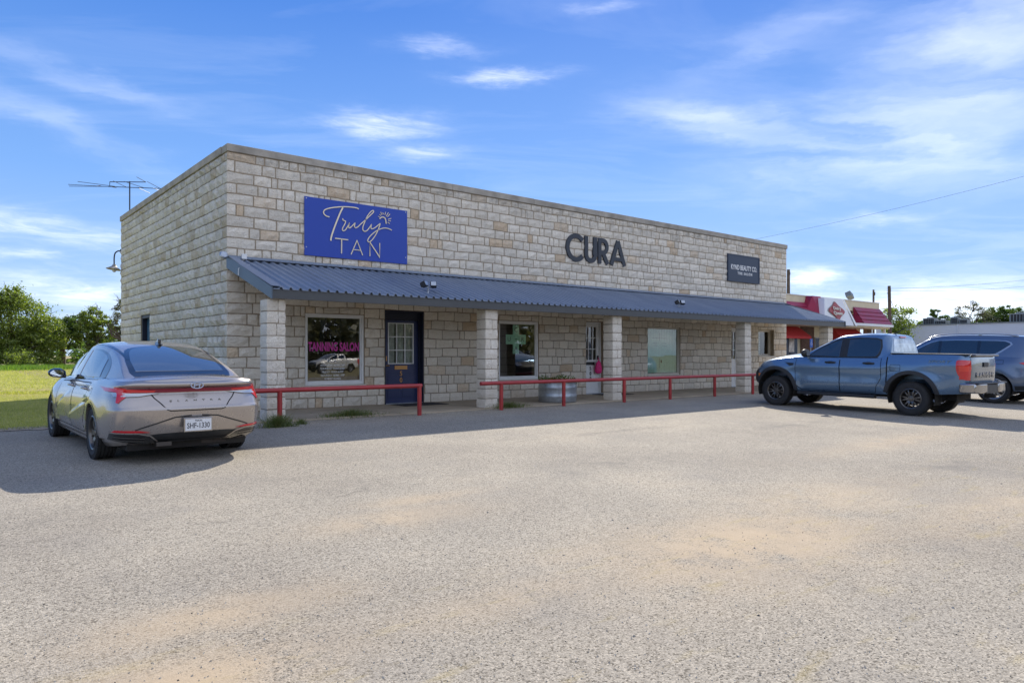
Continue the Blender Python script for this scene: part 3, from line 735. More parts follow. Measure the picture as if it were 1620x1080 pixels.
# small thing low in window 1
mb = MB(); mb.box(1.92, 2.55, .12, .22, .70, .76); mb.box(2.42, 2.62, .11, .2, .69, .80); mb.build('window_shelf', M['black'], w1)
mb = MB()
for i in range(14): mb.box(21.22, 21.75, .30, .305, 1.32+i*.07, 1.37+i*.07)
mb.build('blind', M['curtain'], w4)

def door(x0, x1, z1, rec, slab, frame, kind):
    z0 = .03; fw = .055
    mb = MB()
    mb.box(x0+.002, x0+fw, rec-.05, rec+.06, z0, z1-.002); mb.box(x1-fw, x1-.002, rec-.05, rec+.06, z0, z1-.002); mb.box(x0+fw, x1-fw, rec-.05, rec+.06, z1-fw, z1-.002)
    if kind == 1:   # header board and lined reveals
        mb.box(x0+fw, x1-fw, rec-.03, rec+.05, z1-.24, z1-fw-.001)
        mb.box(x1-.03, x1-.003, -.012, rec-.051, z0, z1-.003); mb.box(x0+.003, x0+.03, -.012, rec-.051, z0, z1-.003); mb.box(x0+.031, x1-.031, -.012, rec-.051, z1-.03, z1-.003)
    top = z1-(.24 if kind == 1 else fw)
    fr = put(mb.build('door', M[frame], building, label={1: 'navy blue door with nine-pane window', 2: 'white door with glazed upper half', 3: 'white door half hidden behind a pillar'}[kind])); bevel(fr, .004, 1)
    a, b_ = x0+fw+.004, x1-fw-.004; W = b_-a; H_ = top-.01-z0
    lx0, lx1 = a+W*.145, b_-W*.145; lz0, lz1 = z0+H_*.48, z0+H_*.965
    d = MB(); ty0, ty1 = rec+.0, rec+.045
    d.box(a, lx0, ty0, ty1, z0+.008, top-.006); d.box(lx1, b_, ty0, ty1, z0+.008, top-.006); d.box(lx0, lx1, ty0, ty1, lz1, top-.006); d.box(lx0, lx1, ty0, ty1, z0+.008, lz0)
    # raised lower panels
    for (pa, pb) in ((a+W*.13, a+W*.46), (a+W*.54, b_-W*.13)):
        d.prism([(pa, z0+.16), (pb, z0+.16), (pb, lz0-.28), (pa, lz0-.28)], 0, .012, lambda u_, v_, h_: (u_, ty0-h_, v_))
    bevel(d.build('door_panel', M[slab], fr), .003, 1)
    g = MB(); g.box(lx0, lx1, ty0+.018, ty0+.026, lz0, lz1); g.build('pane', M['glass'], fr)
    mu = MB(); mm = 'white'
    for i in range(4):
        x_ = lx0+(lx1-lx0)*i/3; mu.box(x_-.012, x_+.012, ty0-.014, ty0+.012, lz0-.01, lz1+.01)
        z_ = lz0+(lz1-lz0)*i/3; mu.box(lx0-.012, lx1+.012, ty0-.0125, ty0+.0105, z_-.012, z_+.012)
    mu.build('glazing_bars', M[mm], fr)
    c = MB(); n = 26
    for i in range(n):
        xa, xb = lx0-.02+(W*.8)*i/n, lx0-.02+(W*.8)*(i+1)/n
        if i in (8, 9, 10, 16, 17): continue
        c.quad((xa, rec+.09+.015*math.sin(i*1.9), lz0-.1), (xb, rec+.09+.015*math.sin(i*1.9+1.9), lz0-.1), (xb, rec+.09+.015*math.sin(i*1.9+1.9), lz1+.1), (xa, rec+.09+.015*math.sin(i*1.9), lz1+.1))
    c.build('curtain', M['curtain' if kind == 1 else 'dark_room'], fr, fixn=False)
    mx = (lx0+lx1)/2
    b2 = MB(); b2.box(mx-.19, mx+.19, ty0-.018, ty0-.001, lz0-.155, lz0-.055); b2.box(mx-.13, mx+.13, ty0-.024, ty0-.018, lz0-.125, lz0-.085)
    if kind < 3: bevel(b2.build('mail_slot', M['brass' if kind == 1 else 'black'], fr), .003, 1)
    if kind < 3:
        for i, ch in enumerate('508'): text_obj('house_number', ch, None, .125, facing_y(mx, ty0-.013, lz0-.26-.17*i), M['brass' if kind == 1 else 'black'], fr, ext=.004, bold=.01)
    kx = a+.06 if kind == 1 else b_-.07
    k = MB(); k.tube([(kx, ty0, 1.02), (kx, ty0-.05, 1.02), (kx+(.1 if kind == 1 else -.1), ty0-.055, 1.02)], .013, 8); k.lathe([(0, .02), (.03, .018), (.032, 0)], 14, Matrix.Translation((kx, ty0, 1.02)) @ Matrix.Rotation(R(90), 4, 'X'))
    k.box(kx-.035, kx+.035, ty0-.03, ty0, 1.14, 1.27)
    k.build('handle', M['brass' if kind == 1 else 'black'], fr, sm=40)
    t = MB(); t.box(x0+.01, x1-.01, -.0, rec+.1, .0285, .045); t.build('threshold', M['galv'], fr)
    return fr
door(3.92, 5.09, 2.45, .20, 'navy_door', 'navy_frame', 1)
door(11.2, 12.12, 2.36, .27, 'white', 'white', 2)
door(19.25, 20.2, 2.36, .2, 'white', 'white', 3)
# side door (blue) in the left wall
mb = MB()
for (a, b_, c, d) in ((7.035, 7.12, .0, 2.5), (8.03, 8.115, .0, 2.5), (7.121, 8.029, 2.41, 2.5)): mb.box(.02, .17, a, b_, c, d)
sd = put(mb.build('door', M['navy_frame'], building, label='blue door in the shaded side wall'))
mb = MB(); mb.box(.15, .19, 7.121, 8.029, .01, 2.409)
for (a, b_) in ((7.2, 7.52), (7.6, 7.95)):
    for (c, d) in ((.2, .9), (1.1, 2.2)): mb.box(.135, .149, a, b_, c, d)
mb.build('door_panel', M['blue_side'], sd)

# ------------------------------------------------------------ awning
aw = MB(); AX0, AX1 = .0, 23.08; AY = -2.60
zr = lambda y: 3.41+(y*(3.41-2.60)/2.6)            # y negative
aw.add([(AX0+.02, -.01, 3.36), (AX1-.02, -.01, 3.36), (AX1-.02, AY+.02, 2.55), (AX0+.02, AY+.02, 2.55), (AX0+.02, -.01, 3.39), (AX1-.02, -.01, 3.39), (AX1-.02, AY+.02, 2.58), (AX0+.02, AY+.02, 2.58)], [(0, 1, 2, 3), (4, 5, 6, 7), (0, 1, 5, 4), (1, 2, 6, 5), (2, 3, 7, 6), (3, 0, 4, 7)])
awning = put(aw.build('awning', M['soffit'], building))
mb = MB(); pit = .195; n = int((AX1-AX0)/pit); prof = []
for i in range(n+1):
    x_ = AX0+i*pit
    prof += [(x_, 0), (x_+.120, 0), (x_+.138, .045), (x_+.172, .045)]
prof = [(x_, h_) for x_, h_ in prof if x_ <= AX1]+[(AX1, 0)]
sl = math.atan2(.81, 2.6)
A_, B_ = [], []
for x_, h_ in prof:
    A_.append((x_, -.005, zr(0)+h_)); B_.append((x_, AY-.06, zr(AY-.06)+h_))
k = len(prof); vs = A_+B_+[(a, b_, c-.012) for a, b_, c in A_]+[(a, b_, c-.012) for a, b_, c in B_]
fs = []
for i in range(k-1): fs += [(i, i+1, k+i+1, k+i), (2*k+i, 3*k+i, 3*k+i+1, 2*k+i+1), (k+i, k+i+1, 3*k+i+1, 3*k+i)]
mb.add(vs, fs); mb.build('roof_sheet', M['blue_metal'], awning, fixn=False)
mb = MB(); mb.box(AX0-.02, AX1+.02, -.05, -.042, 3.40, 3.50); mb.quad((AX0-.02, -.05, 3.46), (AX1+.02, -.05, 3.46), (AX1+.02, -.17, 3.425), (AX0-.02, -.17, 3.425)); mb.build('ridge_flashing', M['blue_metal'], awning)
mb = MB(); mb.box(AX0-.015, AX1+.015, AY-.022, AY, 2.395, 2.585); mb.box(AX0-.015, AX1+.015, AY, AY+.05, 2.395, 2.40); mb.build('fascia', M['fascia'], awning)
for x_ in (AX0-.03, AX1+.005):
    mb = MB(); mb.prism([(0.0, 3.50), (AY-.045, 2.615), (AY-.045, 2.385), (0.0, 3.22)], 0, .026, lambda u_, v_, h_, x_=x_: (x_+h_, u_-.002, v_)); mb.build('rake_board', M['rake'], awning)
mb = MB(); mb.quad((AX0-.03, -.01, 3.49), (AX0+.17, -.01, 3.49), (AX0+.17, AY-.045, 2.635), (AX0-.03, AY-.045, 2.635)); mb.build('edge_trim', M['blue_metal'], awning)
mb = MB()      # screw heads on the fascia and rafters inside
for x_ in np.arange(.6, 23, 1.2): mb.add([(x_+a, b_, c) for a in (-.03, .03) for b_, c in ((-.02, 3.35), (AY+.06, 2.565), (AY+.06, 2.47), (-.02, 3.25))], [(0, 1, 2, 3), (4, 5, 6, 7), (0, 1, 5, 4), (1, 2, 6, 5), (2, 3, 7, 6), (3, 0, 4, 7)])
mb.build('rafters', M['soffit'], awning)

# ------------------------------------------------------------ pillars
def block(x0, x1, y0, y1, z0, z1):
    """rough block with worked faces, 48 triangles"""
    mb = MB(); idx = {}; vs = []; fs = []
    cx, cy, cz = (x0+x1)/2, (y0+y1)/2, (z0+z1)/2
    for i in range(3):
        for j in range(3):
            for k in range(3):
                if (i, j, k) == (1, 1, 1): continue
                e = (i != 1)+(j != 1)+(k != 1); off = .016 if e == 1 else 0.003 if e == 2 else -.004
                x, y, z = (x0, cx, x1)[i], (y0, cy, y1)[j], (z0, cz, z1)[k]
                x += (i-1)*(off)+random.uniform(-.006, .006); y += (j-1)*off+random.uniform(-.006, .006); z += random.uniform(-.004, .004)-(k-1)*(.003 if e > 1 else 0)
                idx[i, j, k] = len(vs); vs.append((x, y, z))
    for a in range(2):
        for b_ in range(2):
            for s_ in (0, 2):
                fs.append([idx[s_, a, b_], idx[s_, a+1, b_], idx[s_, a+1, b_+1], idx[s_, a, b_+1]])
                fs.append([idx[a, s_, b_], idx[a+1, s_, b_], idx[a+1, s_, b_+1], idx[a, s_, b_+1]])
                fs.append([idx[a, b_, s_], idx[a+1, b_, s_], idx[a+1, b_+1, s_], idx[a, b_+1, s_]])
    mb.add(vs, fs, (random.random()**2*.5, random.uniform(.5, 1), random.random()))
    return mb
for pi_, px0 in enumerate((-.05, 5.28, 9.77, 16.33, 22.05)):
    x0, x1, y0, y1 = px0, px0+.37, -2.46, -2.10
    mb = MB(); mb.box(x0+.012, x1-.012, y0+.012, y1-.012, -.1, 2.398)
    pil = put(mb.build('pillar', M['mortar'], building))
    for k in range(10):
        z0 = .0+k*.24; z1 = min(z0+.24, 2.396); g = .007
        if z1-z0 < .08: continue
        if (k+pi_) % 2:
            c = x0+.37*random.uniform(.42, .62); bl = [(x0, c-g, y0, y1), (c+g, x1, y0, y1)]
        else: bl = [(x0, x1, y0, y1)] if random.random() < .75 else [(x0, x0+.22, y0, y1), (x0+.235, x1, y0, y1)]
        for (a, b_, c, d) in bl: block(a, b_, c, d, z0+g, z1-g).build('stone', M['stone'], pil)

# ------------------------------------------------------------ fixtures on the building
def floodlight(x, y, z, **kw):
    t = empty('floodlight', (x, y, z), **kw)
    mb = MB(); mb.lathe([(0, .05), (.05, .045), (.075, .0)], 16); mb.tube([(0, 0, .04), (0, -.01, .12)], .016); mb.tube([(-.10, -.02, .14), (.10, -.02, .14)], .014)
    mb.build('base', M['galv'], t, sm=40)
    for s_ in (-1, 1):
        Mx = Matrix.Translation((s_*.12, -.05, .20)) @ Matrix.Rotation(R(-28*s_), 4, 'Z') @ Matrix.Rotation(R(-25), 4, 'X')
        m1 = MB(); m1.prism([(-.07, -.06), (.07, -.06), (.075, .06), (-.075, .06)], -.05, .06, lambda u_, v_, h_: tuple(Mx @ Vector((u_, h_, v_))))
        for i in range(4): m1.box(-.065+i*.037, -.055+i*.037, .06, .085, -.05, .05, Mx)
        h = m1.build('lamp_head', M['black'], t); bevel(h, .008, 2)
        m2 = MB(); m2.box(-.06, .06, -.058, -.051, -.05, .05, Mx); m2.build('lens', M['galv'], h)
    return t
floodlight(3.85, -2.13, 2.73, label='twin black floodlight on the blue awning above the navy door', cat='light', group='floodlights on the awning')
floodlight(13.25, -2.07, 2.75, label='twin black floodlight on the blue awning near the blue-green window', cat='light', group='floodlights on the awning')

t = empty('wall_light', (-.02, 10.95, 4.3), label='grey gooseneck barn light bracketed to the far left end of the side wall', cat='light')
pts = catmull([(0, 0, .50), (-.08, 0, .50), (-.17, .0, .42), (-.20, 0, .26), (-.20, 0, .0)], 5)
mb = MB(); mb.tube(pts, .022, 10); mb.lathe([(.0, .02), (.07, .018), (.075, 0)], 16, Matrix.Translation((0, 0, .5)) @ Matrix.Rotation(R(-90), 4, 'Y')); mb.build('arm', M['pipe_dark'], t, sm=50)
Mx = Matrix.Translation((-.20, 0, -.02)) @ Matrix.Rotation(R(8), 4, 'Y')
mb = MB(); mb.lathe([(0, .06), (.05, .06), (.07, 0), (.11, -.03), (.16, -.06), (.24, -.11), (.23, -.12), (.15, -.08), (.0, -.06)], 24, Mx); mb.build('shade', M['lamp_grey'], t, sm=50)
mb = MB(); mb.ball((-.20, 0, -.14), .07, .07, .09, 12, 8); mb.build('bulb', M['curtain'], t, sm=60)

t = empty('corner_lamp', (-.02, -.02, 3.46), label='small round grey sensor lamp on the building corner by the awning', cat='light')
mb = MB(); mb.lathe([(0, .05), (.07, .045), (.095, .015), (.09, -.015), (0, -.02)], 16, Matrix.Translation((-.10, -.08, .02)) @ Matrix.Rotation(R(65), 4, 'X')); mb.build('lamp_head', M['galv'], t, sm=40)
mb = MB(); mb.tube([(-.08, -.06, .0), (.02, -.02, -.02), (.12, -.03, .0)], .012); mb.build('bracket', M['galv'], t)
t = empty('junction_box', (.33, -.06, 3.46), label='small white box with white cable hanging over the awning corner', cat='electrical box')
mb = MB(); mb.box(-.055, .055, -.05, .02, -.07, .09); bevel(mb.build('box', M['white'], t), .006, 2)
mb = MB(); mb.tube([(0.02, -.03, -.07), (.02, -.10, -.12), (.02, -.35, -.17), (-.28, -.75, -.30), (-.385, -.80, -.33), (-.39, -.80, -.48)], .008, 6); mb.build('cable', M['white'], t)

# antenna on the roof behind the side parapet
t = empty('tv_antenna', (.21, 10.75, 5.3), (0, 0, R(-39.4)), label='bare metal television antenna on a thin mast above the side parapet', cat='antenna')
mb = MB(); mb.tube([(0, 0, 0), (0, 0, 1.86)], .022, 8); mb.build('mast', M['pipe_dark'], t, sm=40)
zb = 1.66
mb = MB(); mb.tube([(-.68, -.1, zb), (1.35, .25, zb)], .013, 6); mb.tube([(-.62, -.1, zb+.16), (.5, .1, zb+.20)], .014, 6); mb.tube([(-.62, -.1, zb), (-.62, -.1, zb+.16)], .01, 5); mb.build('boom', M['pipe_dark'], t)
els = [((-.66, -.1, zb), (-1.62, -.75, zb-.08)), ((-.66, -.1, zb), (-1.0, -1.7, zb-.36)), ((-.5, 0, zb+.03), (-1.4, -.6, zb+.05)), ((-.1, 0, zb), (-.06, -.9, zb-.0)), ((.25, .05, zb), (.22, .9, zb)), ((.45, .08, zb), (.3, -.9, zb-.02)), ((.75, .1, zb), (.8, 1.0, zb)), ((.95, .15, zb), (1.0, -.8, zb)), ((1.15, .2, zb), (1.3, 1.1, zb)), ((-.45, 0, zb-.02), (-.35, -.5, zb-.1)), ((.5, .1, zb+.2), (.55, -.6, zb+.2)), ((-.85, -.25, zb), (-.78, -.6, zb-.10))]
for a, b_ in els:
    mb = MB(); mb.tube([a, b_], .009, 5); mb.build('element', M['pipe_dark'], t)

# ------------------------------------------------------------ red pipe railings
def railing(x0, x1, posts, end, **kw):
    t = empty('guard_rail', ((x0+x1)/2, -2.93, 0), **kw); ox = -(x0+x1)/2
    zt = .635; r = .047
    mb = MB(); mb.tube([(x0+ox, 0, zt), (x1+ox, 0, zt)], r, 14); o = mb.build('rail', M['red'], t, sm=50)
    for p in posts:
        m1 = MB(); m1.tube([(p+ox, 0, -.1), (p+ox, 0, zt-.02 if not (end and p == posts[-1]) else zt+.0)], .048, 14); m1.build('post', M['red'], t, sm=50)
    return t
railing(-1.6, 3.17, (.02, 3.12), True, label='red pipe railing on two posts in front of the tanning salon window', cat='railing', group='red pipe railings along the porch')
railing(4.78, 18.3, (5.39, 7.43, 9.72, 11.72, 13.92, 16.05, 18.2), False, label='long red pipe railing on many posts in front of the middle and right shops', cat='railing', group='red pipe railings along the porch')

# ------------------------------------------------------------ porch things
t = empty('door_mat', (4.75, -.45, .03), (0, 0, R(1)), label='dark rubber mat on the porch before the navy door', cat='door mat', group='door mats')
mb = MB(); mb.box(-.75, .55, -.42, .32, 0, .012); bevel(mb.build('mat', M['rubber'], t), .004, 1)
t = empty('door_mat', (11.9, -.5, .03), (0, 0, R(-2)), label='dark rubber mat on the porch before the white door with pink bag', cat='door mat', group='door mats')
mb = MB(); mb.box(-.6, .6, -.38, .34, 0, .012); bevel(mb.build('mat', M['rubber'], t), .004, 1)

bag = MB(); cx, cy, cz = 11.93, .20, .88
vs = []; pf = [(.0, -.20), (.10, -.19), (.145, -.12), (.15, -.02), (.13, .08), (.09, .16), (.035, .21), (.02, .24)]
bag.lathe(pf, 18, Matrix.Translation((cx, cy-.05, cz)) @ Matrix.Diagonal((1, .42, 1, 1)))
for i, v_ in enumerate(bag.v): bag.v[i] = (v_[0]+random.uniform(-.008, .008), v_[1]+random.uniform(-.012, .008), v_[2]+random.uniform(-.006, .006))
t = empty('hanging_bag', (cx, cy, cz), label='hot pink cloth bag hanging from the handle of the white door', cat='bag')
o = bag.build('pouch', M['hot_pink'], t, sm=50); o.matrix_parent_inverse = Matrix.Translation((-cx, -cy, -cz))
mb = MB(); mb.tube([(cx-.02, cy-.05, cz+.22), (cx+.01, cy-.02, cz+.33), (cx+.05, cy-.04, cz+.24)], .007, 6); o = mb.build('cord', M['hot_pink'], t); o.matrix_parent_inverse = Matrix.Translation((-cx, -cy, -cz))

def leaves_mesh(name, pts, size, m_, parent=None, aspect=.6, up=.3, **kw):
    """one quad leaf at each point"""
    pts = np.asarray(pts, dtype=np.float64); n = len(pts)
    nrm = rng.normal(size=(n, 3)); nrm[:, 2] = np.abs(nrm[:, 2])+up; nrm /= np.linalg.norm(nrm, axis=1)[:, None]
    a = np.cross(nrm, rng.normal(size=(n, 3))); a /= np.linalg.norm(a, axis=1)[:, None]; b_ = np.cross(nrm, a)
    s_ = (size*rng.uniform(.6, 1.3, n))[:, None]
    q_ = np.stack([pts-a*s_, pts-b_*s_*aspect+nrm*s_*.15, pts+a*s_, pts+b_*s_*aspect+nrm*s_*.15], 1).reshape(-1, 3)
    me = bpy.data.meshes.new(name); me.vertices.add(4*n); me.vertices.foreach_set('co', q_.astype(np.float32).ravel())
    me.loops.add(4*n); me.loops.foreach_set('vertex_index', np.arange(4*n, dtype=np.int32))
    me.polygons.add(n); me.polygons.foreach_set('loop_start', np.arange(0, 4*n, 4, dtype=np.int32)); me.polygons.foreach_set('loop_total', np.full(n, 4, dtype=np.int32))
    me.update(calc_edges=True)
    t = rng.random((n, 2)); col = np.zeros((n, 4), dtype=np.float32); col[:, 0] = t[:, 0]; col[:, 1] = t[:, 1]*.85; col[:, 3] = 1
    at = me.attributes.new('tint', 'FLOAT_COLOR', 'POINT'); at.data.foreach_set('color', np.repeat(col, 4, 0).ravel())
    return link(name, me, m_, parent, **kw)

def blades_mesh(name, x, y, z, h, w, m_, parent=None, lean=.35, **kw):
    n = len(x); a = rng.uniform(0, 2*PI, n); hh = h*rng.uniform(.5, 1.2, n); ww = w*rng.uniform(.6, 1.2, n)
    base = np.stack([x, y, z], 1); dx = np.stack([np.cos(a), np.sin(a), np.zeros(n)], 1)*ww[:, None]
    l_ = rng.normal(size=(n, 2))*lean*hh[:, None]; tip = base+np.stack([l_[:, 0], l_[:, 1], hh], 1)
    q_ = np.stack([base-dx, base+dx, tip], 1).reshape(-1, 3)
    me = bpy.data.meshes.new(name); me.vertices.add(3*n); me.vertices.foreach_set('co', q_.astype(np.float32).ravel())
    me.loops.add(3*n); me.loops.foreach_set('vertex_index', np.arange(3*n, dtype=np.int32))
    me.polygons.add(n); me.polygons.foreach_set('loop_start', np.arange(0, 3*n, 3, dtype=np.int32)); me.polygons.foreach_set('loop_total', np.full(n, 3, dtype=np.int32))
    me.update(calc_edges=True)
    col = np.zeros((n, 4), dtype=np.float32); col[:, 0] = rng.random(n); col[:, 1] = rng.random(n); col[:, 3] = 1
    at = me.attributes.new('tint', 'FLOAT_COLOR', 'POINT'); at.data.foreach_set('color', np.repeat(col, 3, 0).ravel())
    return link(name, me, m_, parent, **kw)

t = empty('planter', (8.1, -1.98, .03), label='round galvanised steel stock tank planter with green plants', cat='planter')
mb = MB(); pf = [(0, .01), (.50, .01), (.505, .03)]
for i in range(1, 14): pf.append((.515+(.009 if i in (3, 4, 9, 10) else 0), .03+i*.038))
pf += [(.54, .535), (.54, .555), (.52, .56), (.505, .54), (.50, .48), (0, .48)]
mb.lathe(pf, 48); mb.build('tub', M['galv'], t, sm=35)
mb = MB(); mb.lathe([(0, .485), (.495, .485)], 24); mb.build('soil', M['bark'], t)
n = 1500; a = rng.uniform(0, 2*PI, n); rr = .52*np.sqrt(rng.random(n)); zz_ = .50+rng.random(n)**1.6*(.17+.06*np.sin(a*3))
leaves_mesh('foliage', np.stack([rr*np.cos(a), rr*np.sin(a), zz_], 1), .026, M['leaf_dark'], t)
n = 160; a = rng.uniform(0, 2*PI, n); rr = .5*np.sqrt(rng.random(n))
leaves_mesh('foliage', np.stack([rr*np.cos(a), rr*np.sin(a), .56+rng.random(n)*.08], 1), .028, leaf_mat('leaf_rust', (.20, .09, .03), (.28, .16, .05)), t)

def weed(x, y, rx, ry, h, n, **kw):
    t = empty('weed_clump', (x, y, gz(y)), **kw)
    a = rng.uniform(0, 2*PI, n); r_ = np.abs(rng.normal(size=n))*.5
    blades_mesh('blades', r_*rx*np.cos(a), r_*ry*np.sin(a), np.zeros(n), h*np.exp(-r_**2*.6), .006, M['weed'], t, lean=.55, kind='stuff')
    m_ = n//3; a = rng.uniform(0, 2*PI, m_); r_ = np.abs(rng.normal(size=m_))*.45
    leaves_mesh('leaves', np.stack([r_*rx*np.cos(a), r_*ry*np.sin(a), rng.random(m_)*h*.8], 1), .014, M['weed'], t, kind='stuff')
weed(-.18, -3.35, .38, .2, .26, 700, label='scrubby green weed clump at the foot of the left red post', cat='weeds', group='weeds along the porch edge')
weed(1.75, -2.45, .8, .3, .17, 1300, label='wide low green weed clump below the tanning salon window', cat='weeds', group='weeds along the porch edge')
weed(5.9, -2.6, .7, .16, .17, 600, label='sparse weed clump beside the second pillar, left of the planter', cat='weeds', group='weeds along the porch edge')
weed(.35, -3.15, .16, .12, .12, 160, label='small weed sprig just right of the left red post', cat='weeds', group='weeds along the porch edge')

n = 900; lx = rng.uniform(-1, 19, n); ly = -2.72-np.abs(rng.normal(size=n))*.14
leaves_mesh('leaf_litter', np.stack([lx, ly, np.full(n, .012)], 1), .011, leaf_mat('dry_leaf', (.16, .10, .05), (.34, .25, .13), None, .1), None, up=3, kind='stuff')

from mathutils.interpolate import poly_3d_calc

# ================================================================== vehicles
def interp(P, x):
    P = sorted(P); xs = [p[0] for p in P]
    if x <= xs[0]: return P[0][1]
    if x >= xs[-1]: return P[-1][1]
    i = max(j for j in range(len(xs)-1) if xs[j] <= x)
    p0 = P[max(i-1, 0)]; p1, p2 = P[i], P[i+1]; p3 = P[min(i+2, len(P)-1)]
    h = p2[0]-p1[0]; t = (x-p1[0])/h
    d = (p2[1]-p1[1])/h
    m1 = 0 if p0 is p1 else (p2[1]-p0[1])/(p2[0]-p0[0]); m2 = 0 if p3 is p2 else (p3[1]-p1[1])/(p3[0]-p1[0])
    if p0 is p1: m1 = d
    if p3 is p2: m2 = d
    lim = 3*abs(d); m1 = max(-lim, min(lim, m1)); m2 = max(-lim, min(lim, m2))      # keeps flats flat
    t2, t3 = t*t, t*t*t
    return (2*t3-3*t2+1)*p1[1]+(t3-2*t2+t)*h*m1+(-2*t3+3*t2)*p2[1]+(t3-t2)*h*m2

def shell(Lxr, Lxf, HW, ZT, ZB, ar, af, b, crown, disp=None, nper=260, rings=40, zlev=None):
    """lower body: plan outlines stacked from sill to shoulder; all arguments are profiles
    Lxr(t), Lxf(t): rear and front end at height t; HW(t): half width; ZT(x), ZB(x): top and bottom"""
    th = np.linspace(0, 2*PI, 4001)
    c, s_ = np.cos(th), np.sin(th)
    aa = np.where(c >= 0, af, ar)
    ux = np.sign(c)*np.abs(c)**(2/aa); uy = np.sign(s_)*np.abs(s_)**(2/b)
    xr0, xf0 = Lxr(.5), Lxf(.5)
    X = (xr0+xf0)/2+ux*(xf0-xr0)/2; Y = uy*HW(.5)
    d = np.concatenate([[0], np.cumsum(np.hypot(np.diff(X), np.diff(Y)))])
    # finer sampling near the corners
    tt = np.interp(np.linspace(0, d[-1], nper+1)[:-1], d, np.arange(4001))
    ux = np.interp(tt, np.arange(4001), ux); uy = np.interp(tt, np.arange(4001), uy)
    V = []; F_ = []
    ts = zlev or [i/rings for i in range(rings+1)]
    for t in ts:
        xr, xf, hw = Lxr(t), Lxf(t), HW(t)
        for i in range(nper):
            x = (xr+xf)/2+ux[i]*(xf-xr)/2
            zt, zb = ZT(x), ZB(x); z = zb+(zt-zb)*t
            y = uy[i]*hw
            if disp: y += math.copysign(disp(x, z), y)*min(1, abs(uy[i])**6)
            V.append((x, y, z))
    last = [V[-nper+i] for i in range(nper)]
    xm = (Lxr(1)+Lxf(1))/2; cs = [.985, .96, .92, .8, .65, .5, .35, .2, .08, 0]
    for f in cs:
        e = 1-(1-f)*.02
        for i in range(nper):
            x, y, z = last[i]; x2 = xm+(x-xm)*e
            V.append((x2, y*f, ZT(x)+crown(x)*(1-f*f)+.012*(1-max(0, (f-.92)/.08))*(1 if f < .985 else .6)))
    K = len(ts)+len(cs)
    for k in range(K-1):
        for i in range(nper):
            j = (i+1) % nper; F_.append((k*nper+i, k*nper+j, (k+1)*nper+j, (k+1)*nper+i))
    F_.append(tuple(range(nper))[::-1])
    mb = MB(); mb.add(V, F_); return mb

def cabin(x0, x1, ZR, ZBelt, WB, WR, crown, n=70, rad=2, taper=None):
    """greenhouse lofted along x; section: side, rail, crowned roof"""
    V = []; F_ = []; m_ = 0
    for i in range(n+1):
        x = x0+(x1-x0)*i/n
        zr_, zb_, wb, wr = ZR(x), ZBelt(x)-.06, WB(x), WR(x)
        zr_ = max(zr_, zb_+.03)
        k = min(1, (zr_-zb_)/.45); wr_ = wb+(wr-wb)*k
        sec = [(wb, zb_)]
        for v in (.25, .5, .75, .9, 1): sec.append((wb+(wr_-wb)*(v**1.25), zb_+(zr_-zb_)*v))
        for f in (.90, .75, .55, .35, .15, 0): sec.append((wr_*f, zr_+crown(x)*(1-f*f)+.02*min(1, k)))
        P = sec
        for _ in range(rad):
            Q = [P[0]]
            for a, b_ in zip(P[:-1], P[1:]): Q += [(a[0]*.75+b_[0]*.25, a[1]*.75+b_[1]*.25), (a[0]*.25+b_[0]*.75, a[1]*.25+b_[1]*.75)]
            Q.append(P[-1]); P = Q
        full = [(x, y, z) for y, z in P]+[(x, -y, z) for y, z in P[-2::-1]]
        m_ = len(full); V += full
    for i in range(n):
        for j in range(m_-1): F_.append((i*m_+j, i*m_+j+1, (i+1)*m_+j+1, (i+1)*m_+j))
        F_.append((i*m_+m_-1, i*m_, (i+1)*m_, (i+1)*m_+m_-1))
    F_.append(tuple(range(m_))); F_.append(tuple(range(n*m_, n*m_+m_))[::-1])
    mb = MB(); mb.add(V, F_); return mb

def bool_cut(me, cutters):
    o = bpy.data.objects.new('tmp', me); COL.objects.link(o); tmp = [o]
    for mb in cutters:
        cm = mb.mesh('cut'); bm = bmesh.new(); bm.from_mesh(cm); bmesh.ops.recalc_face_normals(bm, faces=bm.faces); bm.to_mesh(cm); bm.free()
        c = bpy.data.objects.new('tmpc', cm); COL.objects.link(c); tmp.append(c)
        m_ = o.modifiers.new('b', 'BOOLEAN'); m_.operation = 'DIFFERENCE'; m_.object = c; m_.solver = 'EXACT'
    r = bpy.data.meshes.new_from_object(o.evaluated_get(bpy.context.evaluated_depsgraph_get()))
    for q_ in tmp: bpy.data.objects.remove(q_)
    return r

class Surf:
    """surface to press panels, glass and lamps onto"""
    def __init__(s, meshes):
        V = []; F_ = []; Nn = []
        for me in meshes:
            b = len(V); V += [v.co.copy() for v in me.vertices]; F_ += [tuple(i+b for i in p.vertices) for p in me.polygons if len(p.vertices) < 40]
        s.V, s.F = V, F_
        vn = [Vector() for _ in V]
        for f in F_:
            a, b_, c = V[f[0]], V[f[1]], V[f[2]]; n = (b_-a).cross(c-a)
            if len(f) > 3: n = (V[f[2]]-V[f[0]]).cross(V[f[3]]-V[f[1]])
            for i in f: vn[i] += n
        s.vn = [v.normalized() if v.length else Vector((0, 0, 1)) for v in vn]
        s.t = BVHTree.FromPolygons(V, F_)
    def nrm(s, loc, i):
        f = s.F[i]; ws = poly_3d_calc([s.V[j] for j in f], loc); w = Vector()
        for j, k in zip(f, ws): w += s.vn[j]*k
        return w.normalized()
    def hit(s, o, d):
        loc, n, i, _ = s.t.ray_cast(o, d, 20)
        if loc is None: return None, None
        w = s.nrm(loc, i)
        if w.dot(d) > 0: w = -w
        return loc, w

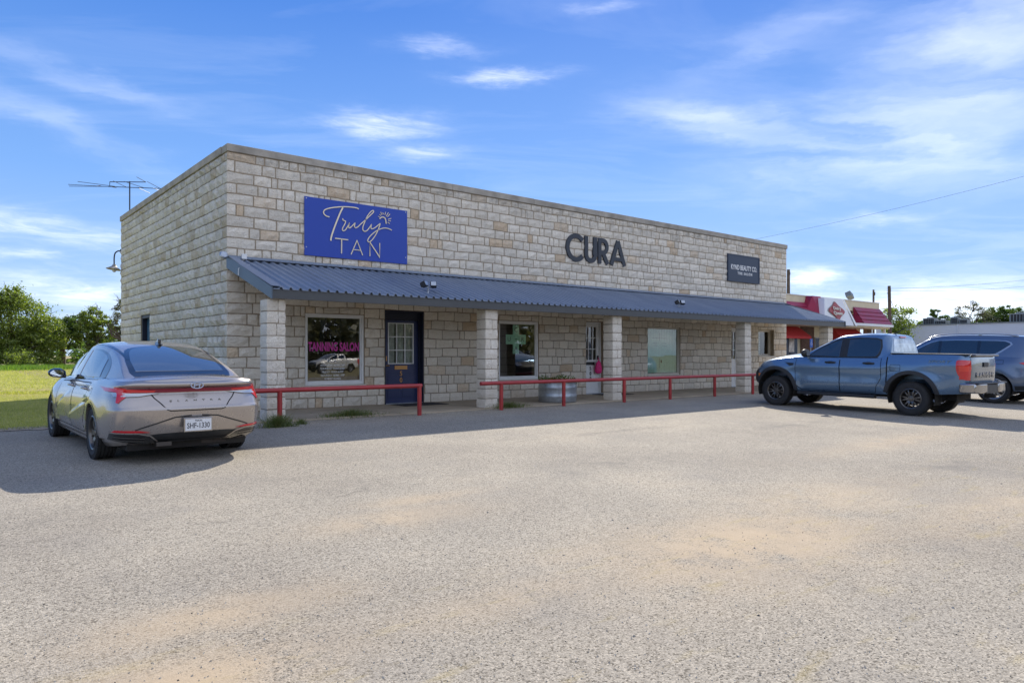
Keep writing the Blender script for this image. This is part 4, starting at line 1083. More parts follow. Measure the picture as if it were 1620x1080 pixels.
def smooth_from(me, surf):
    """clean shading after the wheel openings are cut: normals taken from the uncut surface"""
    me.polygons.foreach_set('use_smooth', [True]*len(me.polygons)); cache = {}; ns = [None]*len(me.loops)
    for p in me.polygons:
        for li in p.loop_indices:
            vi = me.loops[li].vertex_index
            if vi not in cache:
                loc, n, i, d = surf.t.find_nearest(me.vertices[vi].co)
                cache[vi] = surf.nrm(loc, i) if d < .01 else None
            n = cache[vi]
            if n is not None and n.dot(p.normal) < 0: n = -n
            ns[li] = tuple(n if n is not None and n.dot(p.normal) > .80 else p.normal)
    me.normals_split_custom_set(ns)

def patch(surf, name, poly, axis, side, m_, parent, off=.004, step=.045, skirt=.012, smoothn=True, **kw):
    """press the 2D outline onto the surface. axis 'y': (x,z) seen from side*y; 'x': (y,z) seen from side*x; 'z': (x,y) from above"""
    bm = bmesh.new(); vs = [bm.verts.new((a, b_, 0)) for a, b_ in poly]; bm.faces.new(vs)
    bmesh.ops.triangulate(bm, faces=bm.faces[:])
    us = [p[0] for p in poly]; ws = [p[1] for p in poly]
    for k, (lo, hi) in enumerate(((min(us), max(us)), (min(ws), max(ws)))):
        n = int((hi-lo)/step)
        for i in range(1, n+1):
            co = [0, 0, 0]; no = [0, 0, 0]; co[k] = lo+(hi-lo)*i/(n+1); no[k] = 1
            bmesh.ops.bisect_plane(bm, geom=bm.verts[:]+bm.edges[:]+bm.faces[:], plane_co=co, plane_no=no)
    bmesh.ops.remove_doubles(bm, verts=bm.verts, dist=.0008)
    if axis == 'y': mk = lambda a, b_: (Vector((a, side*5, b_)), Vector((0, -side, 0)))
    elif axis == 'x': mk = lambda a, b_: (Vector((side*12, a, b_)), Vector((-side, 0, 0)))
    else: mk = lambda a, b_: (Vector((a, b_, 6)), Vector((0, 0, -1)))
    nr = {}; miss = []
    lastn = None
    for v in bm.verts:
        o, d = mk(v.co.x, v.co.y); loc, n = surf.hit(o, d)
        if loc is None: miss.append(v); continue
        v.co = loc-d*off*.3+n*off*.7; nr[v] = n; lastn = n
    if miss: bmesh.ops.delete(bm, geom=miss, context='VERTS')
    bm.normal_update(); dvec = mk(0, 0)[1]
    for f in bm.faces:
        if f.normal.dot(dvec) > 0: f.normal_flip()
    bound = [e for e in bm.edges if e.is_boundary]
    r = bmesh.ops.extrude_edge_only(bm, edges=bound)
    newv = [g for g in r['geom'] if isinstance(g, bmesh.types.BMVert)]
    for v in newv: v.co += dvec*skirt
    bm.verts.index_update()
    norms = {v.index: nr[v] for v in nr if v.is_valid}
    me = bpy.data.meshes.new(name); bm.to_mesh(me); bm.free()
    me.polygons.foreach_set('use_smooth', [True]*len(me.polygons))
    if smoothn:
        ns = []
        for v in me.vertices: ns.append(tuple(norms.get(v.index, (0, 0, 0))))
        me.normals_split_custom_set_from_vertices(ns)
    return link(name, me, m_, parent, **kw)

def line(surf, name, pts, w, axis, side, m_, parent, off=.003, **kw):
    """a narrow strip (gap, trim) along a polyline pressed on the surface"""
    P = [];
    for a, b_ in zip(pts[:-1], pts[1:]):
        n = max(1, int(math.dist(a, b_)/.05)); P += [(a[0]+(b_[0]-a[0])*i/n, a[1]+(b_[1]-a[1])*i/n) for i in range(n)]
    P.append(pts[-1]); mb = MB(); rows = []
    for i, p in enumerate(P):
        a, b_ = P[max(i-1, 0)], P[min(i+1, len(P)-1)]; dx, dy = b_[0]-a[0], b_[1]-a[1]; l = math.hypot(dx, dy) or 1
        row = []
        for s_ in (-1, 1):
            u, v = p[0]-dy/l*w/2*s_, p[1]+dx/l*w/2*s_
            if axis == 'y': o, d = Vector((u, side*5, v)), Vector((0, -side, 0))
            elif axis == 'x': o, d = Vector((side*12, u, v)), Vector((-side, 0, 0))
            else: o, d = Vector((u, v, 6)), Vector((0, 0, -1))
            loc, n = surf.hit(o, d)
            row.append(None if loc is None else tuple(loc+n*off))
        rows.append(row)
    for r0, r1 in zip(rows[:-1], rows[1:]):
        if None in r0 or None in r1: continue
        mb.quad(r0[0], r0[1], r1[1], r1[0])
    return mb.build(name, m_, parent, sm=60, **kw)

def wheel(name, R_, W, RR, spokes, m_rim, parent, x, y, side, style='twin', caliper=False, m_tyre=None):
    """side +1: outer face towards +y"""
    M_ = Matrix.Translation((x, y, R_)) @ Matrix.Rotation(R(-90)*side, 4, 'X')      # local z -> outward
    prof = [(RR-.01, -W*.44), (RR+.012, -W*.47), (RR+(R_-RR)*.5, -W*.52), (R_-.035, -W*.49), (R_-.012, -W*.43), (R_, -W*.37)]
    ng = 4
    for i in range(ng):
        c = -W*.28+W*.56*i/(ng-1); prof += [(R_, c-.008), (R_-.010, c-.005), (R_-.010, c+.005), (R_, c+.008)]
    prof += [(R_, W*.37), (R_-.012, W*.43), (R_-.035, W*.49), (RR+(R_-RR)*.5, W*.52), (RR+.012, W*.47), (RR-.01, W*.44)]
    mb = MB(); mb.lathe(prof, 56, M_)
    nb = 64      # tread blocks on the shoulders
    for i in range(nb):
        for s_ in (-1, 1):
            a = 2*PI*(i+.25*s_)/nb; B = M_ @ Matrix.Rotation(a, 4, 'Z')
            mb.box(R_-.02, R_+.002, -.011, .008, s_*W*.40-.018, s_*W*.40+.022, B)
    wh = mb.build(name, m_tyre or MV['tyre'], parent, sm=30)
    fz = W*.44; mb = MB()
    mb.lathe([(RR+.006, fz+.002), (RR-.008, fz+.010), (RR-.022, fz+.002), (RR-.035, fz-.05), (RR-.045, -W*.40), (RR+.005, -W*.45)], 48, M_)
    hub = fz-.035
    mb.lathe([(0, hub+.022), (.035, hub+.020), (.04, hub+.012), (.062, hub+.010), (.075, hub-.015), (.07, -.02)], 20, M_)
    for i in range(spokes):
        base = 2*PI*i/spokes
        if style == 'twin': offs = [(-.10, -.17, .020), (.10, .17, .020)]
        elif style == 'multi': offs = [(-.03, -.10, .011), (.05, .06, .011)]
        else: offs = [(-.06, -.22, .016), (.06, .22, .016)]
        for a0, a1, hw in offs:
            p0 = (.055*math.cos(base+a0*2.2), .055*math.sin(base+a0*2.2)); p1 = ((RR-.016)*math.cos(base+a1), (RR-.016)*math.sin(base+a1))
            pm = ((p0[0]+p1[0])*.5*1.0, (p0[1]+p1[1])*.5)
            def sp(u, v, h_): return tuple(M_ @ Vector((u, v, h_)))
            nseg = 3; pts = [p0, ((p0[0]*2+p1[0])/3, (p0[1]*2+p1[1])/3), ((p0[0]+p1[0]*2)/3, (p0[1]+p1[1]*2)/3), p1]
            for q_ in range(3):
                a_, b_ = pts[q_], pts[q_+1]; dx, dy = b_[0]-a_[0], b_[1]-a_[1]; l = math.hypot(dx, dy); nx, ny = -dy/l*hw, dx/l*hw
                w0, w1 = 1-.1*q_, 1-.1*(q_+1); z0, z1 = hub+.008+.014*math.sin(q_), hub+.008+.014*math.sin(q_+1)
                vs = [sp(a_[0]+nx*w0, a_[1]+ny*w0, z0), sp(a_[0]-nx*w0, a_[1]-ny*w0, z0), sp(b_[0]-nx*w1, b_[1]-ny*w1, z1), sp(b_[0]+nx*w1, b_[1]+ny*w1, z1)]
                vs += [sp(a_[0]+nx*w0*.8, a_[1]+ny*w0*.8, z0-.045), sp(a_[0]-nx*w0*.8, a_[1]-ny*w0*.8, z0-.045), sp(b_[0]-nx*w1*.8, b_[1]-ny*w1*.8, z1-.045), sp(b_[0]+nx*w1*.8, b_[1]+ny*w1*.8, z1-.045)]
                mb.add(vs, [(0, 1, 2, 3), (0, 3, 7, 4), (1, 5, 6, 2), (4, 7, 6, 5)])
        if style != 'twin' or True:
            a = base+PI/spokes
    for i in range(6):
        a = 2*PI*i/6; mb.lathe([(0, hub+.018), (.009, hub+.016), (.01, hub)], 8, M_ @ Matrix.Translation((.05*math.cos(a), .05*math.sin(a), 0)))
    mb.build('rim', m_rim, wh, sm=30)
    mb = MB(); mb.lathe([(0, -.03), (RR*.70, -.03), (RR*.70, -.05), (0, -.05)], 32, M_); mb.build('brake_disc', MV['disc'], wh, sm=30)
    if caliper:
        mb = MB(); mb.prism([(RR*.5*math.cos(t_), RR*.5*math.sin(t_)) for t_ in np.linspace(-.5, .5, 6)]+[(RR*.86*math.cos(t_), RR*.86*math.sin(t_)) for t_ in np.linspace(.5, -.5, 6)], -.04, .02, lambda u, v, h_: tuple(M_ @ Vector((u, v, h_))))
    return wh

def arch_cut(x, zc, r, y0, y1):
    mb = MB(); n = 48
    mb.prism([(x+r*math.cos(2*PI*i/n), zc+r*math.sin(2*PI*i/n)) for i in range(n)], y0, y1, lambda u, v, h_: (u, h_, v)); return mb
def arch_pts(x, zc, r, a0, a1, n=22): return [(x+r*math.cos(R(a0+(a1-a0)*i/n)), zc+r*math.sin(R(a0+(a1-a0)*i/n))) for i in range(n+1)]
def ring_poly(x, zc, r0, r1, a0, a1, n=24): return arch_pts(x, zc, r1, a0, a1, n)+arch_pts(x, zc, r0, a1, a0, n)

def paint(name, col, metal=.75, rough=.28, coat=1.0, flake=.06):
    m_ = bpy.data.materials.new(name); m_.use_nodes = True; N = NT(m_.node_tree); b = N.n['Principled BSDF']
    pos = N.node('ShaderNodeTexCoord').outputs['Object']; z = N.sep(pos)[2]
    dust = N.m('MULTIPLY', N.m('MULTIPLY', N.step(N.noise(pos, 3.5, 6, .7), .38, .75), N.step(z, .85, .2)), .20)
    c = N.mix(dust, col, (.30, .25, .18))
    N.l.new(c, b.inputs['Base Color']); b.inputs['Metallic'].default_value = metal
    N.l.new(N.m('ADD', N.m('MULTIPLY', dust, .8), rough), b.inputs['Roughness'])
    b.inputs['Coat Weight'].default_value = coat; N.l.new(N.m('ADD', N.m('MULTIPLY', dust, .8), .035), b.inputs['Coat Roughness'])
    return m_
MV = dict(tyre=mat('tyre_rubber', (.028, .027, .026), .82, noise=.25, nscale=12, bump=.2, bscale=60), disc=mat('brake_metal', (.10, .09, .085), .5, .8),
          trim=mat('dark_trim', (.022, .024, .027), .5, noise=.2, nscale=8), gloss=mat('gloss_black', (.01, .01, .012), .08, coat=1), chrome=mat('chrome', (.42, .42, .43), .16, 1.0),
          glass=mat('tinted_glass', (.012, .017, .019), .015, 0, spec=1.0, coat=1, coatr=.0), seam=mat('panel_gap', (.006, .006, .006), .9),
          red=mat('tail_lens', (.62, .008, .016), .10, 0, coat=1), red_deep=mat('tail_lens_deep', (.22, .004, .03), .2, 0, coat=.3), clear=mat('clear_lens', (.55, .56, .56), .12, .5, coat=1),
          amber=mat('amber_lens', (.80, .20, .02), .2, coat=1), under=mat('underbody', (.02, .018, .016), .9), plate=mat('plate_white', (.72, .74, .76), .35), plate_ink=mat('plate_ink', (.02, .02, .03), .5),
          rim_dark=mat('dark_alloy', (.16, .15, .14), .3, .85), rim_grey=mat('grey_alloy', (.22, .21, .20), .3, .85), rim_silver=mat('silver_alloy', (.50, .50, .50), .28, .9),
          mirror=mat('mirror_glass', (.8, .85, .88), .02, 1.0), interior=mat('car_interior', (.03, .03, .03), .9))
MV['side_letter'] = mat('side_letter', (.20, .27, .33), .35, .6)
MV['sky_glass'] = mat('reflective_car_glass', (.05, .058, .058), .015, 0, spec=1.0, coat=1, coatr=.0)
for k_ in ('sky_glass',): MV[k_].node_tree.nodes['Principled BSDF'].inputs['IOR'].default_value = 2.15; MV[k_].node_tree.nodes['Principled BSDF'].inputs['Coat IOR'].default_value = 1.7
MV['back_glass'] = mat('bright_back_glass', (.42, .46, .50), .06, 1.0, noise=.5, nscale=3.5)
MV['flare'] = mat('matt_arch_plastic', (.035, .037, .04), .6)

# ------------------------------------------------------------------ sedan
def make_sedan():
    t = empty('parked_car', (-2.50, -6.59, 0), label='silver grey four-door sedan with full-width red light bar parked nose-in at the left', cat='car')
    col = paint('silver_grey_paint', (.45, .405, .37), .62, .25)
    L = 4.676
    ZT = lambda x: interp([(0, .985), (.15, 1.0), (.5, 1.0), (1.2, .99), (2.2, .955), (3.3, .925), (3.7, .90), (4.2, .82), (4.5, .73), (4.676, .64)], x)
    ZB = lambda x: interp([(0, .30), (.25, .25), (.7, .20), (1.5, .17), (3.5, .17), (4.2, .19), (4.676, .26)], x)
    Lxr = lambda t: interp([(0, .22), (.06, .13), (.12, .085), (.25, .045), (.42, .014), (.53, .0), (.555, .004), (.58, .02), (.70, .068), (.79, .108), (.80, .112), (.885, .098), (.90, .085), (.93, .038), (.975, .03), (1, .055)], t)
    Lxf = lambda t: interp([(0, 4.55), (.2, 4.66), (.5, 4.676), (.8, 4.60), (1, 4.50)], t)
    HW = lambda t: interp([(0, .83), (.08, .875), (.3, .905), (.55, .9125), (.70, .905), (.80, .885), (.92, .845), (1, .80)], t)
    def disp(x, z):
        d = 0
        # slanting crease on the doors: panel hollow below a diagonal
        for (xa, za, xb, zb_, dep) in [(1.15, .80, 2.55, .46, .022), (2.45, .82, 3.55, .48, .02)]:
            if xa < x < xb:
                zl = za+(zb_-za)*(x-xa)/(xb-xa); e = min(1, (x-xa)/.25, (xb-x)/.25)
                d -= dep*e*max(0, min(1, (zl-z)/.05))*max(0, min(1, (z-.30)/.1))
        for xc in (1.09, 3.81):      # haunches
            r = math.hypot(x-xc, (z-.45)*1.1); d += .028*math.exp(-((r-.32)/.20)**2) if z > .3 else 0
        return d
    mbs = shell(Lxr, Lxf, HW, ZT, ZB, 15, 6.5, 3.3, lambda x: interp([(0, .04), (1, .05), (3.5, .06), (4.3, .07), (4.676, .04)], x), disp, nper=320, rings=70)
    low = mbs.mesh('low')
    ZR = lambda x: interp([(.42, 1.0), (.55, 1.045), (.85, 1.165), (1.2, 1.28), (1.55, 1.36), (1.95, 1.402), (2.3, 1.408), (2.7, 1.375), (3.1, 1.255), (3.45, 1.09), (3.75, .93)], x)
    ZBe = lambda x: ZT(x)
    WB = lambda x: interp([(.42, .72), (.8, .77), (1.3, .80), (2.2, .825), (3.0, .80), (3.75, .70)], x)
    WR = lambda x: interp([(.42, .50), (1.0, .52), (1.6, .575), (2.3, .59), (3.0, .585), (3.75, .60)], x)
    cab = cabin(.42, 3.75, ZR, ZBe, WB, WR, lambda x: interp([(.4, .02), (1.2, .035), (2.2, .045), (3.75, .05)], x), n=90).mesh('cab')
    cut = [arch_cut(xc, .33, .372, s_*.55, s_*1.3) for xc in (1.09, 3.81) for s_ in (-1, 1)]
    surf = Surf([low, cab]); body = bool_cut(low, cut)
    bm = bmesh.new(); bm.from_mesh(body); bm.from_mesh(cab); bmesh.ops.recalc_face_normals(bm, faces=bm.faces); me = bpy.data.meshes.new('body'); bm.to_mesh(me); bm.free()
    smooth_from(me, surf); body = link('body', me, col, t)
    mb = MB()
    for xc in (1.09, 3.81):
        mb.box(xc-.40, xc+.40, -.60, .60, .20, .75)
    mb.box(.3, 4.5, -.70, .70, .17, .30); mb.build('underbody', MV['under'], t)
    G = MV['sky_glass']
    for s_ in (1, -1):
        fr = catmull([(1.10, 1.005), (1.12, 1.09), (1.24, 1.19), (1.50, 1.285), (1.85, 1.345), (2.20, 1.36), (2.55, 1.345), (2.85, 1.275), (3.10, 1.165), (3.32, 1.03), (3.44, .945)], 4)
        patch(surf, 'window_surround', fr+[(3.40, .925), (2.4, .955), (1.8, .975), (1.12, .985)], 'y', s_, MV['gloss'], t, off=.003)
        g1 = [p for p in [(1.34, 1.005), (1.44, 1.23), (1.60, 1.282), (1.85, 1.322), (2.10, 1.336), (2.30, 1.338), (2.31, .985)]]
        patch(surf, 'side_window', g1, 'y', s_, G, t, off=.009)
        g2 = [(2.40, .98), (2.39, 1.335), (2.58, 1.32), (2.84, 1.255), (3.06, 1.155), (3.22, 1.04), (3.30, .96)]
        patch(surf, 'side_window', g2, 'y', s_, G, t, off=.009)
        # doors as panels with gaps
        d1 = [(1.47, .93), (2.345, .915), (2.345, .30), (1.62, .29), (1.58, .48), (1.50, .60)]
        d2 = [(2.365, .915), (3.30, .885), (3.36, .60), (3.32, .30), (2.365, .30)]
        for dd, hx in ((d1, 1.68), (d2, 2.58)):
            line(surf, 'panel_gap', dd+[dd[0]], .010, 'y', s_, MV['seam'], t, off=.0012)
            loc, n = surf.hit(Vector((hx, s_*5, .855)), Vector((0, -s_, 0)))
            y_ = loc.y
            mb = MB(); mb.tube([(hx-.10, y_+s_*.0, .853), (hx-.085, y_+s_*.03, .857), (hx, y_+s_*.038, .86), (hx+.09, y_+s_*.028, .857), (hx+.105, y_, .853)], [.013, .016, .017, .016, .013], 10)
            mb.build('door_handle', col, t, sm=50)
            mb = MB(); mb.ball((hx, y_+s_*.001, .852), .08, .012, .03); mb.build('handle_recess', MV['trim'], t, sm=60)
        line(surf, 'belt_trim', [(1.28, .985), (1.8, .968), (2.4, .948), (3.40, .915)], .016, 'y', s_, MV['gloss'], t, off=.006)
        # arch lips
        for xc in (1.09, 3.81): line(surf, 'arch_lip', arch_pts(xc, .33, .378, -8, 188), .016, 'y', s_, col, t, off=.006)
        # sill moulding
        line(surf, 'sill_trim', [(1.50, .235), (3.42, .225)], .03, 'y', s_, col, t, off=.012)
        line(surf, 'roof_channel', [(.98, .53*s_), (1.6, .555*s_), (2.4, .565*s_), (2.9, .56*s_)], .03, 'z', 1, MV['gloss'], t, off=.004)
        if s_ == 1: line(surf, 'fuel_door_gap', [(1.24+.09*math.cos(a), .80+.075*math.sin(a)) for a in np.linspace(0, 2*PI, 24)], .006, 'y', s_, MV['seam'], t, off=.002)
        # mirror
        mb = MB(); mb.ball((3.10, s_*.955, 1.0), .09, .115, .068, 20, 12); o = mb.build('door_mirror', MV['gloss'], t, sm=60)
        mb = MB(); mb.tube([(3.12, s_*.84, .95), (3.11, s_*.95, .965)], [.03, .035], 8); mb.build('mirror_arm', MV['gloss'], o)
        mb = MB(); mb.lathe([(0, .0), (.058, .0), (.06, -.005)], 24, Matrix.Translation((3.008, s_*.965, 1.0)) @ Matrix.Diagonal((1, 1.45, .85, 1)) @ Matrix.Rotation(R(-90), 4, 'Y')); mb.build('mirror_glass', MV['mirror'], o)
    # rear glass, roof aerial
    rg = catmull([(.50, -.57), (.47, 0), (.50, .57)], 6)+catmull([(.62, .60), (.95, .57), (1.25, .515), (1.40, .45), (1.47, .30), (1.50, 0), (1.47, -.30), (1.40, -.45), (1.25, -.515), (.95, -.57), (.62, -.60)], 4)
    patch(surf, 'rear_window_surround', rg, 'z', 1, MV['gloss'], t, off=.003)
    rg2 = catmull([(.64, -.53), (.61, 0), (.64, .53)], 6)+catmull([(.95, .515), (1.22, .46), (1.35, .40), (1.42, .28), (1.445, 0), (1.42, -.28), (1.35, -.40), (1.22, -.46), (.95, -.515)], 4)
    patch(surf, 'rear_window', rg2, 'z', 1, G, t, off=.008)
    ws = catmull([(2.78, -.48), (2.72, 0), (2.78, .48)], 5)+catmull([(3.5, .60), (3.62, .4), (3.66, 0), (3.62, -.4), (3.5, -.60)], 4); patch(surf, 'windscreen', ws, 'z', 1, G, t, off=.006)
    mb = MB(); mb.prism([(1.56, 1.415), (1.73, 1.44), (1.60, 1.505), (1.545, 1.50)], -.02, .02, lambda u, v, h_: (u, h_, v)); mb.box(1.50, 1.76, -.028, .028, 1.42, 1.437); bevel(mb.build('aerial_fin', MV['gloss'], t), .008, 2)
    # light bar and tail lamps
    bar = [(-.86, .910), (-.5, .915), (0, .920), (.5, .915), (.86, .910), (.86, .868), (.60, .866), (.3, .866), (0, .868), (-.3, .866), (-.60, .866), (-.86, .868)]
    patch(surf, 'light_bar', bar, 'x', -1, MV['red_deep'], t, off=.010, step=.03)
    for s_ in (1, -1):
        lamp = [(s_*.44, .893), (s_*.86, .915), (s_*.87, .872), (s_*.62, .868), (s_*.46, .870)]
        patch(surf, 'tail_lamp', lamp, 'x', -1, MV['red'], t, off=.016, step=.02)
        hook = [(.19, .895), (.25, .925), (.38, .93), (.32, .88), (.275, .81), (.25, .75), (.225, .745), (.205, .80), (.195, .86)]
        patch(surf, 'tail_lamp', hook, 'y', s_, MV['red'], t, off=.014, step=.02)
        rv = [(s_*.38, .864), (s_*.60, .862), (s_*.84, .864), (s_*.84, .815), (s_*.62, .820), (s_*.46, .845)]
        patch(surf, 'reversing_lamp', rv, 'x', -1, MV['clear'], t, off=.014, step=.02)
        rf = [(s_*.50, .400), (s_*.62, .425), (s_*.84, .43), (s_*.86, .405), (s_*.62, .402)]
        patch(surf, 'reflector', rf, 'x', -1, MV['red'], t, off=.010, step=.02)
        vt = [(s_*.36, .245), (s_*.52, .36), (s_*.60, .385), (s_*.87, .395), (s_*.87, .31), (s_*.62, .26)]
        patch(surf, 'bumper_vent', vt, 'x', -1, MV['gloss'], t, off=.008, step=.03)
        for z_ in (.30, .335): line(surf, 'vent_fin', [(s_*.55, z_), (s_*.84, z_+.02)], .010, 'x', -1, MV['rim_grey'], t, off=.014)
        line(surf, 'vent_trim', [(s_*.36, .255), (s_*.50, .365), (s_*.62, .395), (s_*.88, .40)], .014, 'x', -1, col, t, off=.014)
        # creases of the plate recess
        patch(surf, 'bumper_facet', [(s_*.30, .545), (s_*.62, .44), (s_*.28, .44), (s_*.0, .44), (s_*.0, .56), (s_*.18, .56)], 'x', -1, col, t, off=-.012, skirt=0)
        line(surf, 'panel_gap', [(s_*.50, .865), (s_*.46, .80), (s_*.40, .74), (s_*.34, .665), (s_*.30, .650), (0, .648)], .012, 'x', -1, MV['seam'], t, off=.0015)
        line(surf, 'panel_gap', [(s_*.53, .98), (s_*.51, .91)], .008, 'x', -1, MV['seam'], t, off=.0015)
        line(surf, 'bumper_crease', [(s_*.06, .585), (s_*.25, .57), (s_*.60, .455), (s_*.66, .43)], .016, 'x', -1, MV['trim'], t, off=.0015)
    dif = [(-.60, .36), (-.4, .378), (0, .385), (.4, .378), (.60, .36), (.40, .258), (-.40, .258)]
    patch(surf, 'valance', dif, 'x', -1, MV['trim'], t, off=.004, step=.04)
    line(surf, 'valance_trim', [(-.44, .285), (0, .278), (.44, .285)], .022, 'x', -1, MV['trim'], t, off=.010)
    # plate
    px_, pz = -.02, .475
    mb = MB(); mb.box(px_-.02, px_+.01, -.168, .168, pz-.086, pz+.086); pf = mb.build('number_plate', MV['chrome'], t); bevel(pf, .006, 2)
    mb = MB(); mb.box(px_-.024, px_-.0201, -.152, .152, pz-.070, pz+.070); mb.build('plate_face', MV['plate'], pf)
    PM = lambda y, z: Matrix.Translation((px_-.0245, y, z)) @ Matrix.Rotation(R(-90), 4, 'Z') @ Matrix.Rotation(R(90), 4, 'X')
    text_obj('plate_lettering', 'SHF-1330', .265, .066, PM(0, pz-.008), MV['plate_ink'], pf, ext=.0008, bold=.012)
    text_obj('plate_lettering', 'TEXAS', .085, .022, PM(0, pz+.050), MV['plate_ink'], pf, ext=.0008, bold=.012)
    # badges
    q_ = surf.hit(Vector((-5, 0, .945)), Vector((1, 0, 0)))[0].x
    M2 = Matrix.Translation((q_-.014, 0, .945)) @ Matrix.Rotation(R(20), 4, 'Y')
    mb = MB(); el = [(.072*math.cos(a), .038*math.sin(a)) for a in np.linspace(0, 2*PI, 33)]
    fb = lambda u, v, h_: tuple(M2 @ Vector((-h_, -u, v)))
    ribbon(mb, el, .011, fb, 0, .008)
    ribbon(mb, [(-.040, -.030), (-.022, .028)], .012, fb, 0, .008); ribbon(mb, [(.022, -.028), (.040, .030)], .012, fb, 0, .008); ribbon(mb, [(-.032, -.008), (0, .002), (.032, .010)], .010, fb, 0, .008)
    mb.build('badge', MV['chrome'], t)
    q_ = surf.hit(Vector((-5, 0, .77)), Vector((1, 0, 0)))[0].x
    text_obj('model_lettering', 'ELANTRA', .60, .022, Matrix.Translation((q_-.006, 0, .765)) @ Matrix.Rotation(R(-90), 4, 'Z') @ Matrix.Rotation(R(86), 4, 'X'), MV['chrome'], t, ext=.003, bold=.01, sp=3.2)
    for xc in (1.09, 3.81):
        for s_ in (1, -1): wheel('wheel', .325, .225, .215, 5, MV['rim_dark'] , t, xc, s_*.80, s_, 'twin')
    mb = MB(); mb.box(.3, .8, -.45, -.15, .20, .27); mb.box(.15, .45, .25, .42, .22, .27); mb.build('exhaust', MV['disc'], t)
    t.rotation_euler = (0, R(-1.03), R(92.3)); t.scale = (1.05,)*3
    return t
sedan = make_sedan(); sedan.location.z = gz(-6.59)-.0

